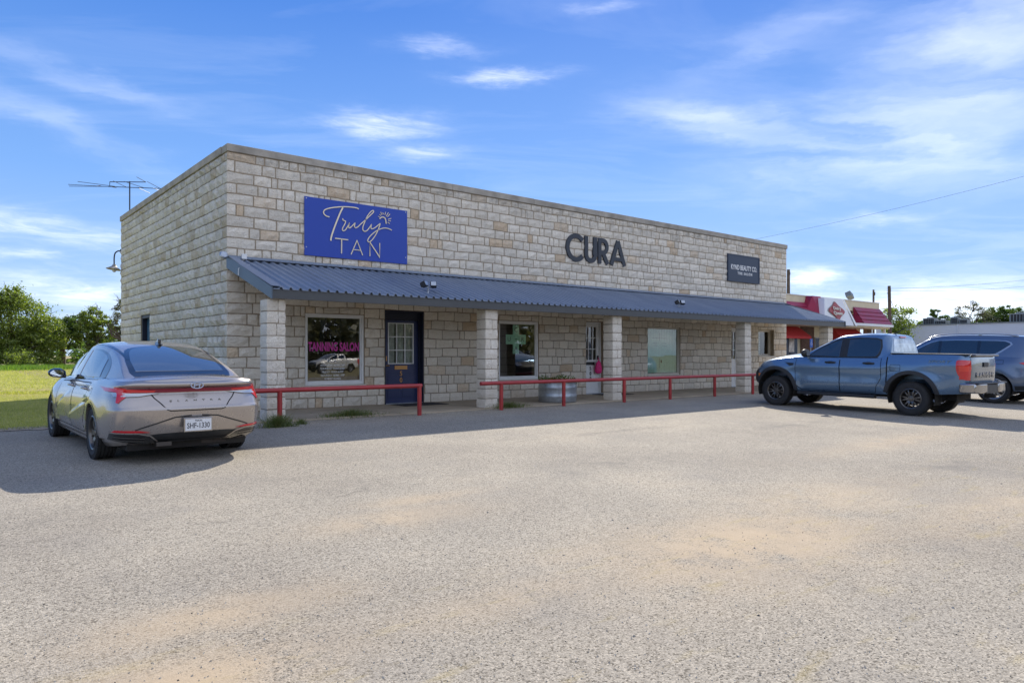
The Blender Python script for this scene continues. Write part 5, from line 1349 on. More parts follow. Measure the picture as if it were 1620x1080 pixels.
# ------------------------------------------------------------------ pickup
def make_truck(label, col, loc, flare=True, plain=False, group=None):
    t = empty('pickup_truck', loc, label=label, cat='pickup truck', group=group)
    ZT = lambda x: interp([(.0, 1.355), (1.70, 1.335), (1.80, 1.30), (1.95, 1.25), (3.70, 1.235), (3.95, 1.24), (4.4, 1.185), (4.8, 1.11), (5.05, 1.04), (5.27, .93)], x)
    ZB = lambda x: interp([(0, .56), (.7, .50), (1.8, .44), (3.9, .42), (4.9, .45), (5.27, .50)], x)
    Lxr = lambda t_: interp([(0, .16), (.3, .125), (.7, .115), (.97, .125), (1, .14)], t_)
    Lxf = lambda t_: interp([(0, 5.05), (.15, 5.22), (.4, 5.27), (.75, 5.24), (1, 5.12)], t_)
    HW = lambda t_: interp([(0, .85), (.1, .885), (.3, .91), (.55, .915), (.72, .93), (.82, .915), (.93, .885), (1, .855)], t_)
    def disp(x, z):
        d = 0
        for xc in (1.25, 4.47):
            r = math.hypot(x-xc, z-.42); d += .035*math.exp(-((r-.50)/.16)**2)
        if 1.9 < x < 3.85: d -= .012*math.exp(-((z-.62)/.10)**2)
        return d
    low = shell(Lxr, Lxf, HW, ZT, ZB, 40, 7.5, 4.5, lambda x: interp([(0, .0), (1.9, .0), (3.7, .04), (4.2, .10), (5.0, .09), (5.27, .05)], x), disp, nper=320, rings=30).mesh('low')
    ZR = lambda x: interp([(1.73, 1.30), (1.76, 1.55), (1.80, 1.70), (1.87, 1.755), (2.0, 1.775), (2.35, 1.785), (2.7, 1.765), (2.95, 1.725), (3.3, 1.565), (3.7, 1.35), (3.98, 1.20)], x)
    WB = lambda x: interp([(1.73, .80), (2.2, .845), (3.2, .845), (3.7, .80), (3.98, .72)], x)
    WR = lambda x: interp([(1.73, .58), (2.0, .635), (2.6, .64), (3.2, .635), (3.98, .64)], x)
    cab = cabin(1.73, 3.98, ZR, ZT, WB, WR, lambda x: interp([(1.73, .015), (2.3, .03), (3.98, .04)], x), n=90).mesh('cab')
    cut = [arch_cut(xc, .42, .50, s_*.50, s_*1.4) for xc in (1.25, 4.47) for s_ in (-1, 1)]
    surf = Surf([low, cab]); b_ = bool_cut(low, cut)
    bm = bmesh.new(); bm.from_mesh(b_); bm.from_mesh(cab); bmesh.ops.recalc_face_normals(bm, faces=bm.faces); me = bpy.data.meshes.new('body'); bm.to_mesh(me); bm.free()
    smooth_from(me, surf); link('body', me, col, t)
    mb = MB(); mb.box(.5, 5.0, -.42, .42, .36, .60); mb.box(.35, 2.0, -.5, .5, .52, .8); mb.box(3.95, 5.0, -.5, .5, .45, .95); mb.tube([(1.25, -.75, .38), (1.25, .75, .38)], .07, 10); mb.tube([(4.47, -.75, .38), (4.47, .75, .38)], .05, 10); mb.build('chassis', MV['under'], t)
    for s_ in (1, -1):
        g1 = [(3.64, 1.285), (3.36, 1.475), (3.10, 1.605), (2.95, 1.655), (2.885, 1.665), (2.885, 1.265)]; g2 = catmull([(2.70, 1.675), (2.4, 1.688), (2.15, 1.683), (2.03, 1.665), (1.985, 1.60), (1.97, 1.48), (2.0, 1.36), (2.06, 1.285)], 3)+[(2.70, 1.27)]
        patch(surf, 'window_surround', [(3.74, 1.245), (3.38, 1.50), (3.08, 1.655), (2.9, 1.705), (2.5, 1.725), (2.1, 1.715), (1.97, 1.68), (1.93, 1.5), (1.96, 1.33), (2.02, 1.25)], 'y', s_, MV['trim'] if not plain else col, t, off=.002)
        for g in (g1, g2): patch(surf, 'side_window', g, 'y', s_, MV['glass'], t, off=.007)
        patch(surf, 'door_frame', [(2.865, 1.26), (2.865, 1.69), (2.795, 1.70), (2.795, 1.26)], 'y', s_, MV['trim'], t, off=.009)
        line(surf, 'belt_trim', [(2.0, 1.262), (3.72, 1.25)], .018, 'y', s_, MV['trim'], t, off=.012)
        for dd, hx in (([(1.90, 1.25), (1.885, .80), (1.99, .62), (2.02, .46), (2.83, .445), (2.84, 1.24)], 2.17), ([(2.85, 1.24), (2.84, .445), (3.80, .45), (3.92, .55), (3.95, .95), (3.93, 1.20)], 3.07)):
            line(surf, 'panel_gap', dd, .012, 'y', s_, MV['seam'], t, off=.002)
            y_ = surf.hit(Vector((hx, s_*5, 1.13)), Vector((0, -s_, 0)))[0].y; zh = 1.13
            mb = MB(); mb.tube([(hx-.12, y_, zh), (hx-.10, y_+s_*.04, zh+.004), (hx+.10, y_+s_*.04, zh+.004), (hx+.12, y_, zh)], .018, 8); mb.ball((hx, y_, zh-.004), .09, .012, .036); mb.build('door_handle', MV['trim'], t, sm=50)
        line(surf, 'panel_gap', [(1.76, 1.335), (1.765, .9), (1.765, .46)], .026, 'y', s_, MV['seam'], t, off=.002)
        line(surf, 'fuel_door_gap', [(1.47, .985), (1.47, 1.10), (1.485, 1.115), (1.67, 1.115), (1.685, 1.10), (1.685, .985), (1.67, .97), (1.485, .97), (1.47, .985)], .008, 'y', s_, MV['seam'], t, off=.002)
        patch(surf, 'fender_vent', [(4.22, 1.10), (3.99, 1.085), (4.0, 1.035), (4.10, 1.02)], 'y', s_, MV['trim'], t, off=.008, step=.03)
        for xc, a0, a1 in ((1.25, -8, 188), (4.47, -12, 186)):
            patch(surf, 'wheel_arch_flare', ring_poly(xc, .42, .497, .575, a0, a1), 'y', s_, MV['flare'] if flare else col, t, off=.030, step=.2, skirt=.07)
            mb = MB(); mb.tube([(p[0], s_*.62, p[1]) for p in arch_pts(xc, .42, .50, -10, 190)], .02, 4)
            n_ = 20; A = arch_pts(xc, .42, .492, -20, 200, n_)
            for i in range(n_): mb.quad((A[i][0], s_*.52, A[i][1]), (A[i+1][0], s_*.52, A[i+1][1]), (A[i+1][0], s_*.91, A[i+1][1]), (A[i][0], s_*.91, A[i][1]))
            mb.build('wheel_arch_liner', MV['under'], t, fixn=False)
        mb = MB(); mb.prism([(-.06, -.045), (.10, -.04), (.10, .03), (-.06, .035)], 2.0, 3.85, lambda u, v, h_: (h_, s_*(.90+u), .375+v)); mb.tube([(3.6, s_*.8, .37), (3.6, s_*.5, .42)], .03, 6); mb.tube([(2.3, s_*.8, .37), (2.3, s_*.5, .42)], .03, 6); bevel(mb.build('side_step', MV['trim'], t), .012, 2)
        patch(surf, 'tail_lamp', catmull([(.125, 1.235), (.24, 1.245), (.345, 1.235), (.36, 1.15), (.35, 1.0), (.30, .90), (.22, .835), (.125, .82)], 3), 'y', s_, MV['red'], t, off=.012, step=.03)
        patch(surf, 'tail_lamp', [(s_*.74, 1.235), (s_*.90, 1.23), (s_*.90, .84), (s_*.80, .84), (s_*.75, 1.0)], 'x', -1, MV['red'], t, off=.010, step=.03)
        patch(surf, 'tail_lamp_bulb', [(.14, 1.13), (.31, 1.13), (.31, 1.01), (.14, 1.01)], 'y', s_, mat('lens_glow', (.75, .03, .02), .15, coat=1), t, off=.015, step=.03, skirt=.002)
        patch(surf, 'side_marker', [(4.93, .80), (5.02, .80), (5.0, .72), (4.92, .72)], 'y', s_, MV['amber'], t, off=.010, step=.03)
        patch(surf, 'headlamp', [(4.98, 1.00), (5.12, .98), (5.2, .90), (5.12, .87), (4.98, .93)], 'y', s_, MV['clear'], t, off=.008, step=.03)
        patch(surf, 'front_bumper', [(4.93, .70), (5.4, .70), (5.4, .50), (4.93, .44)], 'y', s_, MV['trim'], t, off=.010, step=.03)
        mb = MB(); mb.ball((3.62, s_*1.06, 1.335), .085, .12, .10, 18, 10); mb.tube([(3.66, s_*.86, 1.27), (3.64, s_*.98, 1.30)], .035, 8); o = mb.build('door_mirror', MV['trim'], t, sm=60)
        mb = MB(); mb.lathe([(0, 0), (.085, 0)], 20, Matrix.Translation((3.534, s_*1.065, 1.335)) @ Matrix.Rotation(R(-90), 4, 'Y')); mb.build('mirror_glass', MV['mirror'], o)
        for xa, xb in ((4.47, 4.47), (1.25, 1.25)): pass
        mb = MB(); mb.box(.14, 1.72, s_*.80-.06 if s_ > 0 else s_*.80-.055, s_*.80+.055, 1.348, 1.375); bevel(mb.build('bed_rail_cap', MV['trim'], t), .01, 2)
        if not plain:
            MX = (Matrix.Translation((.68, .937, 1.205)) @ Matrix.Rotation(PI, 4, 'Z') if s_ == 1 else Matrix.Translation((.68, -.937, 1.205))) @ Matrix.Rotation(R(90), 4, 'X')
            yy = surf.hit(Vector((.68, s_*5, 1.205)), Vector((0, -s_, 0)))[0].y; MX = Matrix.Translation((0, yy+s_*.008-(.937 if s_ == 1 else -.937), 0)) @ MX
            text_obj('side_lettering', 'SPORT', .46, .060, MX, MV['side_letter'], t, ext=.002, shear=.35, bold=.005)
    patch(surf, 'front_grille', [(-.80, 1.0), (.80, 1.0), (.85, .5), (-.85, .5)], 'x', 1, MV['trim'], t, off=.008, step=.1)
    patch(surf, 'bed_cover', [(.22, -.72), (.22, .72), (1.66, .72), (1.66, -.72)], 'z', 1, MV['trim'], t, off=.012, step=.2)
    patch(surf, 'windscreen', [(3.05, -.60), (3.0, 0), (3.05, .60), (3.83, .70), (3.90, 0), (3.83, -.70)], 'z', 1, MV['glass'], t, off=.006)
    patch(surf, 'rear_window', [(-.60, 1.40), (-.53, 1.70), (.53, 1.70), (.60, 1.40)], 'x', -1, MV['back_glass'] if not plain else MV['glass'], t, off=.010, step=.05)
    patch(surf, 'high_stop_lamp', [(-.16, 1.722), (-.16, 1.752), (.16, 1.752), (.16, 1.722)], 'x', -1, MV['red'], t, off=.02, step=.05)
    mb = MB(); mb.tube([(1.98, 0, 1.815), (1.66, 0, 2.01)], [.012, .006], 6); mb.ball((2.0, 0, 1.815), .05, .03, .02); mb.build('aerial', MV['trim'], t)
    # tailgate
    patch(surf, 'tailgate', [(-.735, .80), (-.735, 1.335), (.735, 1.335), (.735, .80)], 'x', -1, col if plain else paint('tailgate_paint', (.15, .20, .26), .7, .2), t, off=.012, step=.08)
    mb = MB(); mb.box(.06, .16, -.72, .72, 1.33, 1.372); bevel(mb.build('tailgate_cap', MV['rim_grey'], t), .015, 2)
    if not plain:
        text_obj('tailgate_lettering', 'RANGER', 1.05, .12, Matrix.Translation((.094, 0, .93)) @ Matrix.Rotation(R(-90), 4, 'Z') @ Matrix.Rotation(R(90), 4, 'X'), MV['chrome'], t, ext=.004, sp=1.5, bold=.01)
    mb = MB(); mb.box(.082, .098, -.14, .14, 1.10, 1.20); bevel(mb.build('tailgate_handle', MV['trim'], t), .01, 2)
    # chrome step bumper with dark middle
    for s_ in (1, -1):
        mb = MB(); o_ = [(.30, s_*.92), (.12, s_*.925), (.0, s_*.89), (-.06, s_*.74), (-.06, s_*.36), (.02, s_*.34), (.05, s_*.62), (.10, s_*.80), (.30, s_*.85)]
        mb.prism(o_, .56, .76, lambda u, v, h_: (u, v, h_)); bevel(mb.build('rear_bumper', MV['chrome'], t, sm=40), .025, 3)
    mb = MB(); mb.box(-.04, .10, -.36, .36, .54, .73); mb.box(-.06, .12, -.88, .88, .745, .775); bevel(mb.build('bumper_step', MV['trim'], t), .015, 2)
    mb = MB(); mb.box(-.10, .1, -.05, .05, .44, .53); mb.build('tow_hitch', MV['under'], t)
    for xc in (1.25, 4.47):
        for s_ in (1, -1): wheel('wheel', .375, .25, .225, 6, MV['rim_dark'] if not plain else MV['rim_silver'], t, xc, s_*.80, s_, 'split')
    return t
blue = paint('steel_blue_paint', (.14, .235, .355), .5, .26)
truck = make_truck('steel blue crew-cab pickup truck with dark wheels parked nose-in at the right', blue, (13.55, -9.2-1.25*1.06, 0))
truck.rotation_euler = (0, R(-1.03), R(90.2)); truck.scale = (1.06,)*3; truck.location.z = gz(-10.5)

# ------------------------------------------------------------------ large SUV behind it
def make_suv():
    t = empty('parked_suv', (19.97, -8.97-1.2*1.06, 0), label='dark blue-grey large SUV with silver roof rails and many-spoked wheels, behind the pickup', cat='SUV')
    col = paint('slate_blue_paint', (.13, .175, .25), .55, .28)
    ZT = lambda x: interp([(0, 1.12), (.15, 1.22), (.8, 1.27), (2.0, 1.265), (3.6, 1.24), (3.95, 1.22), (4.6, 1.17), (5.1, 1.08), (5.34, .95)], x)
    ZB = lambda x: interp([(0, .42), (.6, .36), (1.8, .30), (4, .30), (5.34, .36)], x)
    Lxr = lambda t_: interp([(0, .12), (.2, .02), (.4, .0), (.6, .05), (1, .12)], t_)
    Lxf = lambda t_: interp([(0, 5.2), (.3, 5.34), (.8, 5.3), (1, 5.15)], t_)
    HW = lambda t_: interp([(0, .90), (.1, .96), (.4, 1.0), (.7, 1.0), (.85, .98), (1, .90)], t_)
    def disp(x, z):
        d = 0
        for xc in (1.2, 4.275): r = math.hypot(x-xc, z-.42); d += .035*math.exp(-((r-.50)/.15)**2)
        return d
    low = shell(Lxr, Lxf, HW, ZT, ZB, 10, 8, 3.2, lambda x: interp([(0, .02), (3.6, .03), (4.5, .10), (5.34, .05)], x), disp, nper=300, rings=26).mesh('low')
    ZR = lambda x: interp([(.12, 1.20), (.20, 1.45), (.32, 1.72), (.45, 1.80), (.9, 1.835), (1.8, 1.86), (2.6, 1.84), (2.95, 1.76), (3.3, 1.56), (3.75, 1.28), (3.9, 1.2)], x)
    WB = lambda x: interp([(.12, .78), (.6, .87), (1.5, .91), (3.0, .91), (3.9, .80)], x); WR = lambda x: interp([(.12, .62), (.6, .68), (2, .70), (3.9, .68)], x)
    cab = cabin(.12, 3.9, ZR, ZT, WB, WR, lambda x: .03, n=90).mesh('cab')
    surf = Surf([low, cab]); b_ = bool_cut(low, [arch_cut(xc, .41, .465, s_*.55, s_*1.4) for xc in (1.2, 4.275) for s_ in (-1, 1)])
    bm = bmesh.new(); bm.from_mesh(b_); bm.from_mesh(cab); bmesh.ops.recalc_face_normals(bm, faces=bm.faces); me = bpy.data.meshes.new('body'); bm.to_mesh(me); bm.free()
    smooth_from(me, surf); link('body', me, col, t)
    for s_ in (1, -1):
        dlo = [(3.52, 1.315), (3.2, 1.52), (2.9, 1.68), (2.7, 1.735), (2.2, 1.755), (1.2, 1.74), (.98, 1.725), (.86, 1.68), (.82, 1.62), (.88, 1.56), (1.05, 1.42), (1.18, 1.325), (1.30, 1.30)]
        patch(surf, 'chrome_surround', dlo, 'y', s_, MV['rim_silver'], t, off=.004)
        ins = [(3.42, 1.325), (3.15, 1.505), (2.87, 1.655), (2.68, 1.71), (2.2, 1.728), (1.2, 1.715), (1.0, 1.70), (.90, 1.66), (.87, 1.62), (.93, 1.57), (1.08, 1.45), (1.20, 1.365), (1.32, 1.335)]
        patch(surf, 'side_window', ins, 'y', s_, MV['glass'], t, off=.010)
        for x_ in (2.62, 1.62): patch(surf, 'window_pillar', [(x_-.04, 1.34), (x_-.04, 1.715), (x_+.04, 1.715), (x_+.04, 1.34)], 'y', s_, MV['gloss'], t, off=.014)
        for dd in ([(1.62, 1.30), (1.62, .95), (1.74, .70), (1.75, .42), (2.60, .40), (2.62, 1.29)], [(2.64, 1.29), (2.64, .40), (3.62, .40), (3.72, .9), (3.68, 1.2)]): line(surf, 'panel_gap', dd, .012, 'y', s_, MV['seam'], t, off=.002)
        line(surf, 'fuel_door_gap', [(.98, 1.08), (.98, 1.19), (1.18, 1.19), (1.18, 1.08), (.98, 1.08)], .008, 'y', s_, MV['seam'], t, off=.002)
        patch(surf, 'tail_lamp', [(.10, 1.15), (.40, 1.16), (.62, 1.12), (.40, 1.03), (.10, .98)], 'y', s_, MV['red'], t, off=.012, step=.03)
        patch(surf, 'sill', [(.15, .52), (.75, .50), (.75, .38), (.15, .42)], 'y', s_, MV['trim'], t, off=.008)
        for xc in (1.2, 4.275): 
            patch(surf, 'wheel_arch_lip', ring_poly(xc, .41, .462, .50, -5, 185), 'y', s_, col, t, off=.014, step=.2, skirt=.03)
            A = arch_pts(xc, .41, .455, -20, 200, 20); mb = MB()
            for i in range(20): mb.quad((A[i][0], s_*.56, A[i][1]), (A[i+1][0], s_*.56, A[i+1][1]), (A[i+1][0], s_*.97, A[i+1][1]), (A[i][0], s_*.97, A[i][1]))
            mb.build('wheel_arch_liner', MV['under'], t, fixn=False)
            wheel('wheel', .40, .27, .285, 11, MV['rim_silver'], t, xc, s_*.86, s_, 'multi')
        y_ = s_*.66
        mb = MB(); mb.tube(catmull([(2.95, y_, 1.80), (2.72, y_, 1.875), (2.3, y_, 1.905), (1.6, y_, 1.91), (1.0, y_, 1.89), (.72, y_, 1.845)], 4), .020, 8); mb.box(1.6, 1.68, y_-.02, y_+.02, 1.86, 1.91); mb.build('roof_rail', MV['rim_silver'], t, sm=50)
        mb = MB(); mb.ball((3.35, s_*1.12, 1.33), .10, .14, .11, 18, 10); mb.tube([(3.4, s_*.9, 1.27), (3.37, s_*1.02, 1.30)], .035, 8); mb.build('door_mirror', col, t, sm=60)
        for hx in (2.0, 3.0):
            y_ = surf.hit(Vector((hx, s_*5, 1.10)), Vector((0, -s_, 0)))[0].y; mb = MB(); mb.tube([(hx-.12, y_, 1.1), (hx-.10, y_+s_*.04, 1.1), (hx+.10, y_+s_*.04, 1.1), (hx+.12, y_, 1.1)], .016, 8); mb.build('door_handle', MV['rim_silver'], t, sm=50)
    patch(surf, 'rear_window', [(-.66, 1.30), (-.58, 1.70), (.58, 1.70), (.66, 1.30)], 'x', -1, MV['glass'], t, off=.008)
    patch(surf, 'windscreen', [(3.0, -.62), (2.95, 0), (3.0, .62), (3.72, .74), (3.8, 0), (3.72, -.74)], 'z', 1, MV['glass'], t, off=.006)
    mb = MB(); mb.box(.3, 5.1, -.55, .55, .28, .6); mb.build('chassis', MV['under'], t)
    t.rotation_euler = (0, R(-1.03), R(90)); t.scale = (1.06,)*3; t.location.z = gz(-10.2)
    return t
suv = make_suv()
# the white pickup across the road that the left shop window mirrors
wt = make_truck('white pickup truck parked far behind the camera, mirrored in the left shop window', mat('white_car_paint', (.70, .70, .68), .3, coat=1), (33, -58, gz(-58)), flare=False, plain=True)
wt.rotation_euler = (0, 0, R(172)); wt.scale = (1.15,)*3

# ================================================================== beyond: restaurant, white store, poles, trees
M['dq_cream'] = mat('cream_stucco', (.62, .54, .38), .85, noise=.08, nscale=1.5)
M['dq_red'] = mat('red_metal_roof', (.30, .018, .06), .45, .2, noise=.15, nscale=1.5)
M['awn_red'] = mat('red_canvas', (.48, .03, .03), .8)
M['brick'] = mat('dark_brick', (.11, .055, .038), .9, noise=.35, nscale=6, bump=.5, bscale=30)
M['dq_white'] = mat('white_gable', (.72, .74, .76), .6, noise=.05, nscale=1)
M['dq_sign'] = mat('dark_red_sign', (.30, .022, .02), .4, noise=.1)
M['store_white'] = mat('pale_store_wall', (.60, .62, .66), .8, noise=.05, nscale=.4)
M['unit'] = mat('rooftop_unit', (.22, .24, .24), .6, .3, noise=.2, nscale=2)
M['wood'] = mat('pole_wood', (.10, .075, .055), .9, noise=.3, nscale=4)
M['glass_dark'] = mat('dark_window', (.03, .035, .04), .08, 0, spec=1)

dq = empty('fast_food_restaurant', (41, 9, 0), label='low restaurant with red mansard roof and white gable sign right of the stone building', cat='restaurant')
def P_(mb, name, m_, parent=dq, **kw):
    o = mb.build(name, m_, parent if parent else dq, **kw)
    if o.parent == dq: put(o)
    return o
mb = MB(); mb.box(30, 39.05, 8, 20, -.1, 4.2); mb.box(40.75, 47.5, 8, 20, -.1, 4.2); mb.box(39.05, 40.75, 8.05, 20, -.1, 4.2); P_(mb, 'wall', M['dq_cream'])
mb = MB(); mb.box(30, 48.4, 7.05, 19, 4.3, 4.97); P_(mb, 'parapet', M['dq_cream'])
mb = MB(); mb.box(29.97, 48.43, 7.02, 7.15, 4.975, 5.03); P_(mb, 'parapet_cap', M['cream_trim'])
def brickwork(name, x0, x1, y, z0, z1):
    mb = MB(); mb.box(x0, x1, y, y+.3, z0, z1); b_ = P_(mb, name, M['mortar']); m2 = MB(); r = 0; z = z0
    while z < z1-.05:
        x = x0+(.0 if r % 2 else -.1)
        while x < x1:
            a, c = max(x, x0), min(x+.195, x1)
            if c-a > .03: m2.box(a, c, y-.014, y+.01, z, min(z+.062, z1))
            x += .205
        z += .072; r += 1
    m2.build('brickwork', M['brick'], b_, kind='stuff')
brickwork('brick_pier', 39.05, 40.75, 7.95, 0, 3.2); brickwork('brick_pier', 47.3, 48.0, 7.4, 0, 3.12); brickwork('brick_base', 33.0, 39.0, 7.96, 0, 1.0)
# mansard: standing rows of metal shingle, hip at the right end
def mansard(x0, x1, yt, zt, yb, zb_, hipr):
    rows = 4; o = None
    mb = MB(); mb.add([(x0, yt, zt), (x1, yt, zt), (x1+hipr, yb, zb_), (x0, yb, zb_), (x0, yt, zb_), (x1, yt, zb_)], [(0, 1, 2, 3), (1, 2, 5), (0, 3, 4), (3, 2, 5, 4)])
    o = P_(mb, 'mansard_roof', M['dq_red'])
    for i in range(rows):
        a, b_ = i/rows, (i+1)/rows
        y0, z0 = yt+(yb-yt)*a, zt+(zb_-zt)*a; y1, z1 = yt+(yb-yt)*b_, zt+(zb_-zt)*b_
        m2 = MB(); m2.add([(x0, y0-.01, z0), (x1+hipr*a, y0-.01, z0), (x1+hipr*b_, y1-.06, z1+.005), (x0, y1-.06, z1+.005), (x0, y1-.005, z1-.0), (x1+hipr*b_, y1-.005, z1)], [(0, 1, 2, 3), (3, 2, 5, 4)])
        m2.build('roof_course', M['dq_red'], o)
mansard(44.3, 48.35, 7.0, 4.56, 6.3, 3.42, .35); mansard(30, 38.6, 7.0, 4.56, 6.3, 3.42, 0)
mb = MB(); mb.add([(38.0, 6.6, 4.98), (39.0, 6.6, 4.98), (39.0, 6.1, 3.42), (38.2, 6.1, 3.42), (38.0, 7.1, 4.98), (37.4, 7.0, 3.42), (39, 7.1, 4.98)], [(0, 1, 2, 3), (0, 3, 5, 4), (0, 4, 6, 1)])
P_(mb, 'gable_cheek', M['dq_red'])
mb = MB(); mb.box(30, 48.75, 6.2, 8.0, 3.24, 3.41); P_(mb, 'eave', M['dq_white']); mb = MB(); mb.box(30, 48.6, 6.4, 7.9, 3.12, 3.235); P_(mb, 'eave_trim', M['dq_cream'])
mb = MB(); tz, bz = 4.86, 3.16
mb.add([(38.6, 6.15, tz), (40.95, 6.15, tz), (41.75, 5.75, bz), (37.9, 5.75, bz), (38.6, 7.2, tz), (41.6, 7.2, tz), (42.8, 7.2, bz), (37.9, 7.2, bz)],
       [(0, 1, 2, 3), (0, 4, 5, 1), (1, 5, 6, 2), (0, 3, 7, 4), (3, 2, 6, 7)]); P_(mb, 'gable', M['dq_white'])
mb = MB(); mb.add([(41.05, 6.14, tz+.02), (41.32, 6.2, tz+.02), (42.2, 5.74, bz), (41.87, 5.70, bz), (41.1, 6.3, tz+.02), (42.15, 5.95, bz)], [(0, 1, 2, 3), (0, 4, 1), (1, 4, 5, 2), (3, 2, 5), (0, 3, 5, 4)]); P_(mb, 'gable_trim', M['white'])
def dqf(u_, v_, h_): return (39.75+u_, 5.99-h_+.235*(v_), 4.06+v_)
def diamond(s_): return catmull([(0, .56*s_), (.36*s_, .34*s_), (1.0*s_, 0.0), (.36*s_, -.34*s_), (0, -.56*s_), (-.36*s_, -.34*s_), (-1.0*s_, 0), (-.36*s_, .34*s_)], 4, True)
mb = MB(); mb.prism(diamond(1.12), -.1, .06, dqf); so = P_(mb, 'sign_rim', M['lamp_grey'])
mb = MB(); mb.prism(diamond(1.03), .061, .10, dqf); sb_ = P_(mb, 'sign_board', M['dq_sign'])
Mx = Matrix.Translation((39.72, 5.865, 4.19)) @ Matrix.Rotation(R(77), 4, 'X')
text_obj('sign_lettering', 'Dairy', .98, .27, Mx, M['cream_trim'], sb_, ext=.01, bold=.03)
Mx = Matrix.Translation((39.72, 5.80, 3.90)) @ Matrix.Rotation(R(77), 4, 'X')
text_obj('sign_lettering', 'Queen', 1.16, .27, Mx, M['cream_trim'], sb_, ext=.01, bold=.03)
for (a, b_) in ((36.2, 38.75), (43.3, 46.8)):
    mb = MB(); mb.add([(a, 7.98, 3.1), (b_, 7.98, 3.1), (b_+.25, 7.2, 2.45), (a-.25, 7.2, 2.45), (a-.25, 7.2, 2.3), (b_+.25, 7.2, 2.3), (a, 7.98, 2.3), (b_, 7.98, 2.3)], [(0, 1, 2, 3), (3, 2, 5, 4), (0, 3, 4, 6), (1, 7, 5, 2)]); P_(mb, 'awning', M['awn_red'])
for (a, b_, c, d) in ((36.4, 38.6, .9, 2.55), (40.85, 42.0, .9, 2.45), (43.5, 46.6, .9, 2.5)):
    mb = MB(); mb.box(a, b_, 7.93, 7.99, c, d); wf = P_(mb, 'window', M['lamp_grey']); m2 = MB(); m2.box(a+.07, (a+b_)/2-.03, 7.91, 7.929, c+.07, d-.07); m2.box((a+b_)/2+.03, b_-.07, 7.91, 7.929, c+.07, d-.07); m2.build('pane', M['glass_dark'], wf)
    if a < 37: m3 = MB(); m3.box(37.5, 38.15, 7.905, 7.909, 1.45, 2.4); m3.build('poster', mat('poster', (.55, .50, .44), .6, noise=.5, nscale=3), wf)
mb = MB(); mb.box(48.25, 48.4, 6.6, 6.75, 0, 3.12); P_(mb, 'canopy_post', M['white'])
t = empty('accessible_parking_sign', (38.9, 7.2, 0), label='small blue accessible parking sign on a post before the restaurant brickwork', cat='sign')
mb = MB(); mb.tube([(0, 0, 0), (0, 0, 2.3)], .03, 8); mb.build('post', M['galv'], t)
mb = MB(); mb.box(-.17, .17, -.05, -.03, 1.75, 2.3); sg = mb.build('sign_board', mat('accessible_blue', (.02, .12, .55), .5), t)
mb = MB(); mb.lathe([(.0, 0), (.03, 0)], 12, Matrix.Translation((-.0, -.053, 2.19)) @ Matrix.Rotation(R(90), 4, 'X'))
ribbon(mb, [(.0, 2.14), (.0, 2.02), (.07, 2.02), (.10, 1.92)], .025, lambda a, b_, h_: (a, -.052-h_, b_), 0, .002)
ribbon(mb, [(-.02+.075*math.cos(R(a)), 1.97+.075*math.sin(R(a))) for a in range(110, 390, 20)], .02, lambda a, b_, h_: (a, -.052-h_, b_), 0, .002)
mb.build('symbol', M['white'], sg)
t = empty('roof_floodlight', (46.6, 8.4, 5.0), label='square floodlight on the restaurant roof right of the white gable', cat='light')
mb = MB(); mb.tube([(0, 0, 0), (0, 0, .35)], .06, 8); mb.build('stem', M['lamp_grey'], t)
mb = MB(); mb.box(-.28, .28, -.2, .2, -.22, .22, Matrix.Translation((.1, 0, .55)) @ Matrix.Rotation(R(25), 4, 'Y') @ Matrix.Rotation(R(-25), 4, 'X')); bevel(mb.build('lamp_head', M['unit'], t), .04, 2)

t = empty('white_store', (86, 7, 0), label='long pale windowless store building at the right edge', cat='store')
mb = MB(); mb.box(82, 110, -30, 22, -.2, 4.55); put(mb.build('wall', M['store_white'], t))
mb = MB(); mb.box(81.9, 110.1, -30.1, 22.1, 4.552, 4.66); put(mb.build('roof_edge', M['unit'], t))
for y_ in (13.3, -4, 21.5): mb = MB(); mb.box(81.9, 81.99, y_-.06, y_+.06, -.1, 4.55); put(mb.build('downpipe', M['store_white'], t))
def unit(x, y, z, w, d, h, label):
    t = empty('rooftop_unit', (x, y, z), label=label, cat='air conditioner', group='rooftop units on the white store')
    mb = MB(); mb.box(-d/2, d/2, -w/2, w/2, 0, h); bevel(mb.build('housing', M['unit'], t), .03, 2)
    mb = MB()
    for i in range(6): mb.box(-d/2-.02, -d/2-.002, -w/2+.06+i*(w-.12)/6, -w/2+.06+(i+.7)*(w-.12)/6, .08, h-.08)
    mb.build('grille', M['black'], t)
    mb = MB(); mb.lathe([(0, .12), (w*.3, .12), (w*.32, 0)], 16, Matrix.Translation((0, 0, h))); mb.build('fan_cover', M['unit'], t, sm=40)
unit(84, 16.8, 4.66, 1.2, 1.2, .75, 'first rooftop unit from the left, wide and dark'); unit(84, 15.6, 4.66, 1.2, 1.2, .45, 'second rooftop unit from the left, low'); unit(84, 14.2, 4.66, .75, 1, .75, 'third rooftop unit from the left, pale and narrow'); unit(84, 13.3, 4.66, .8, 1, .5, 'fourth rooftop unit from the left, small'); unit(84, 8.0, 4.66, 1.8, 1.4, .9, 'rooftop unit at the right edge of the photo')

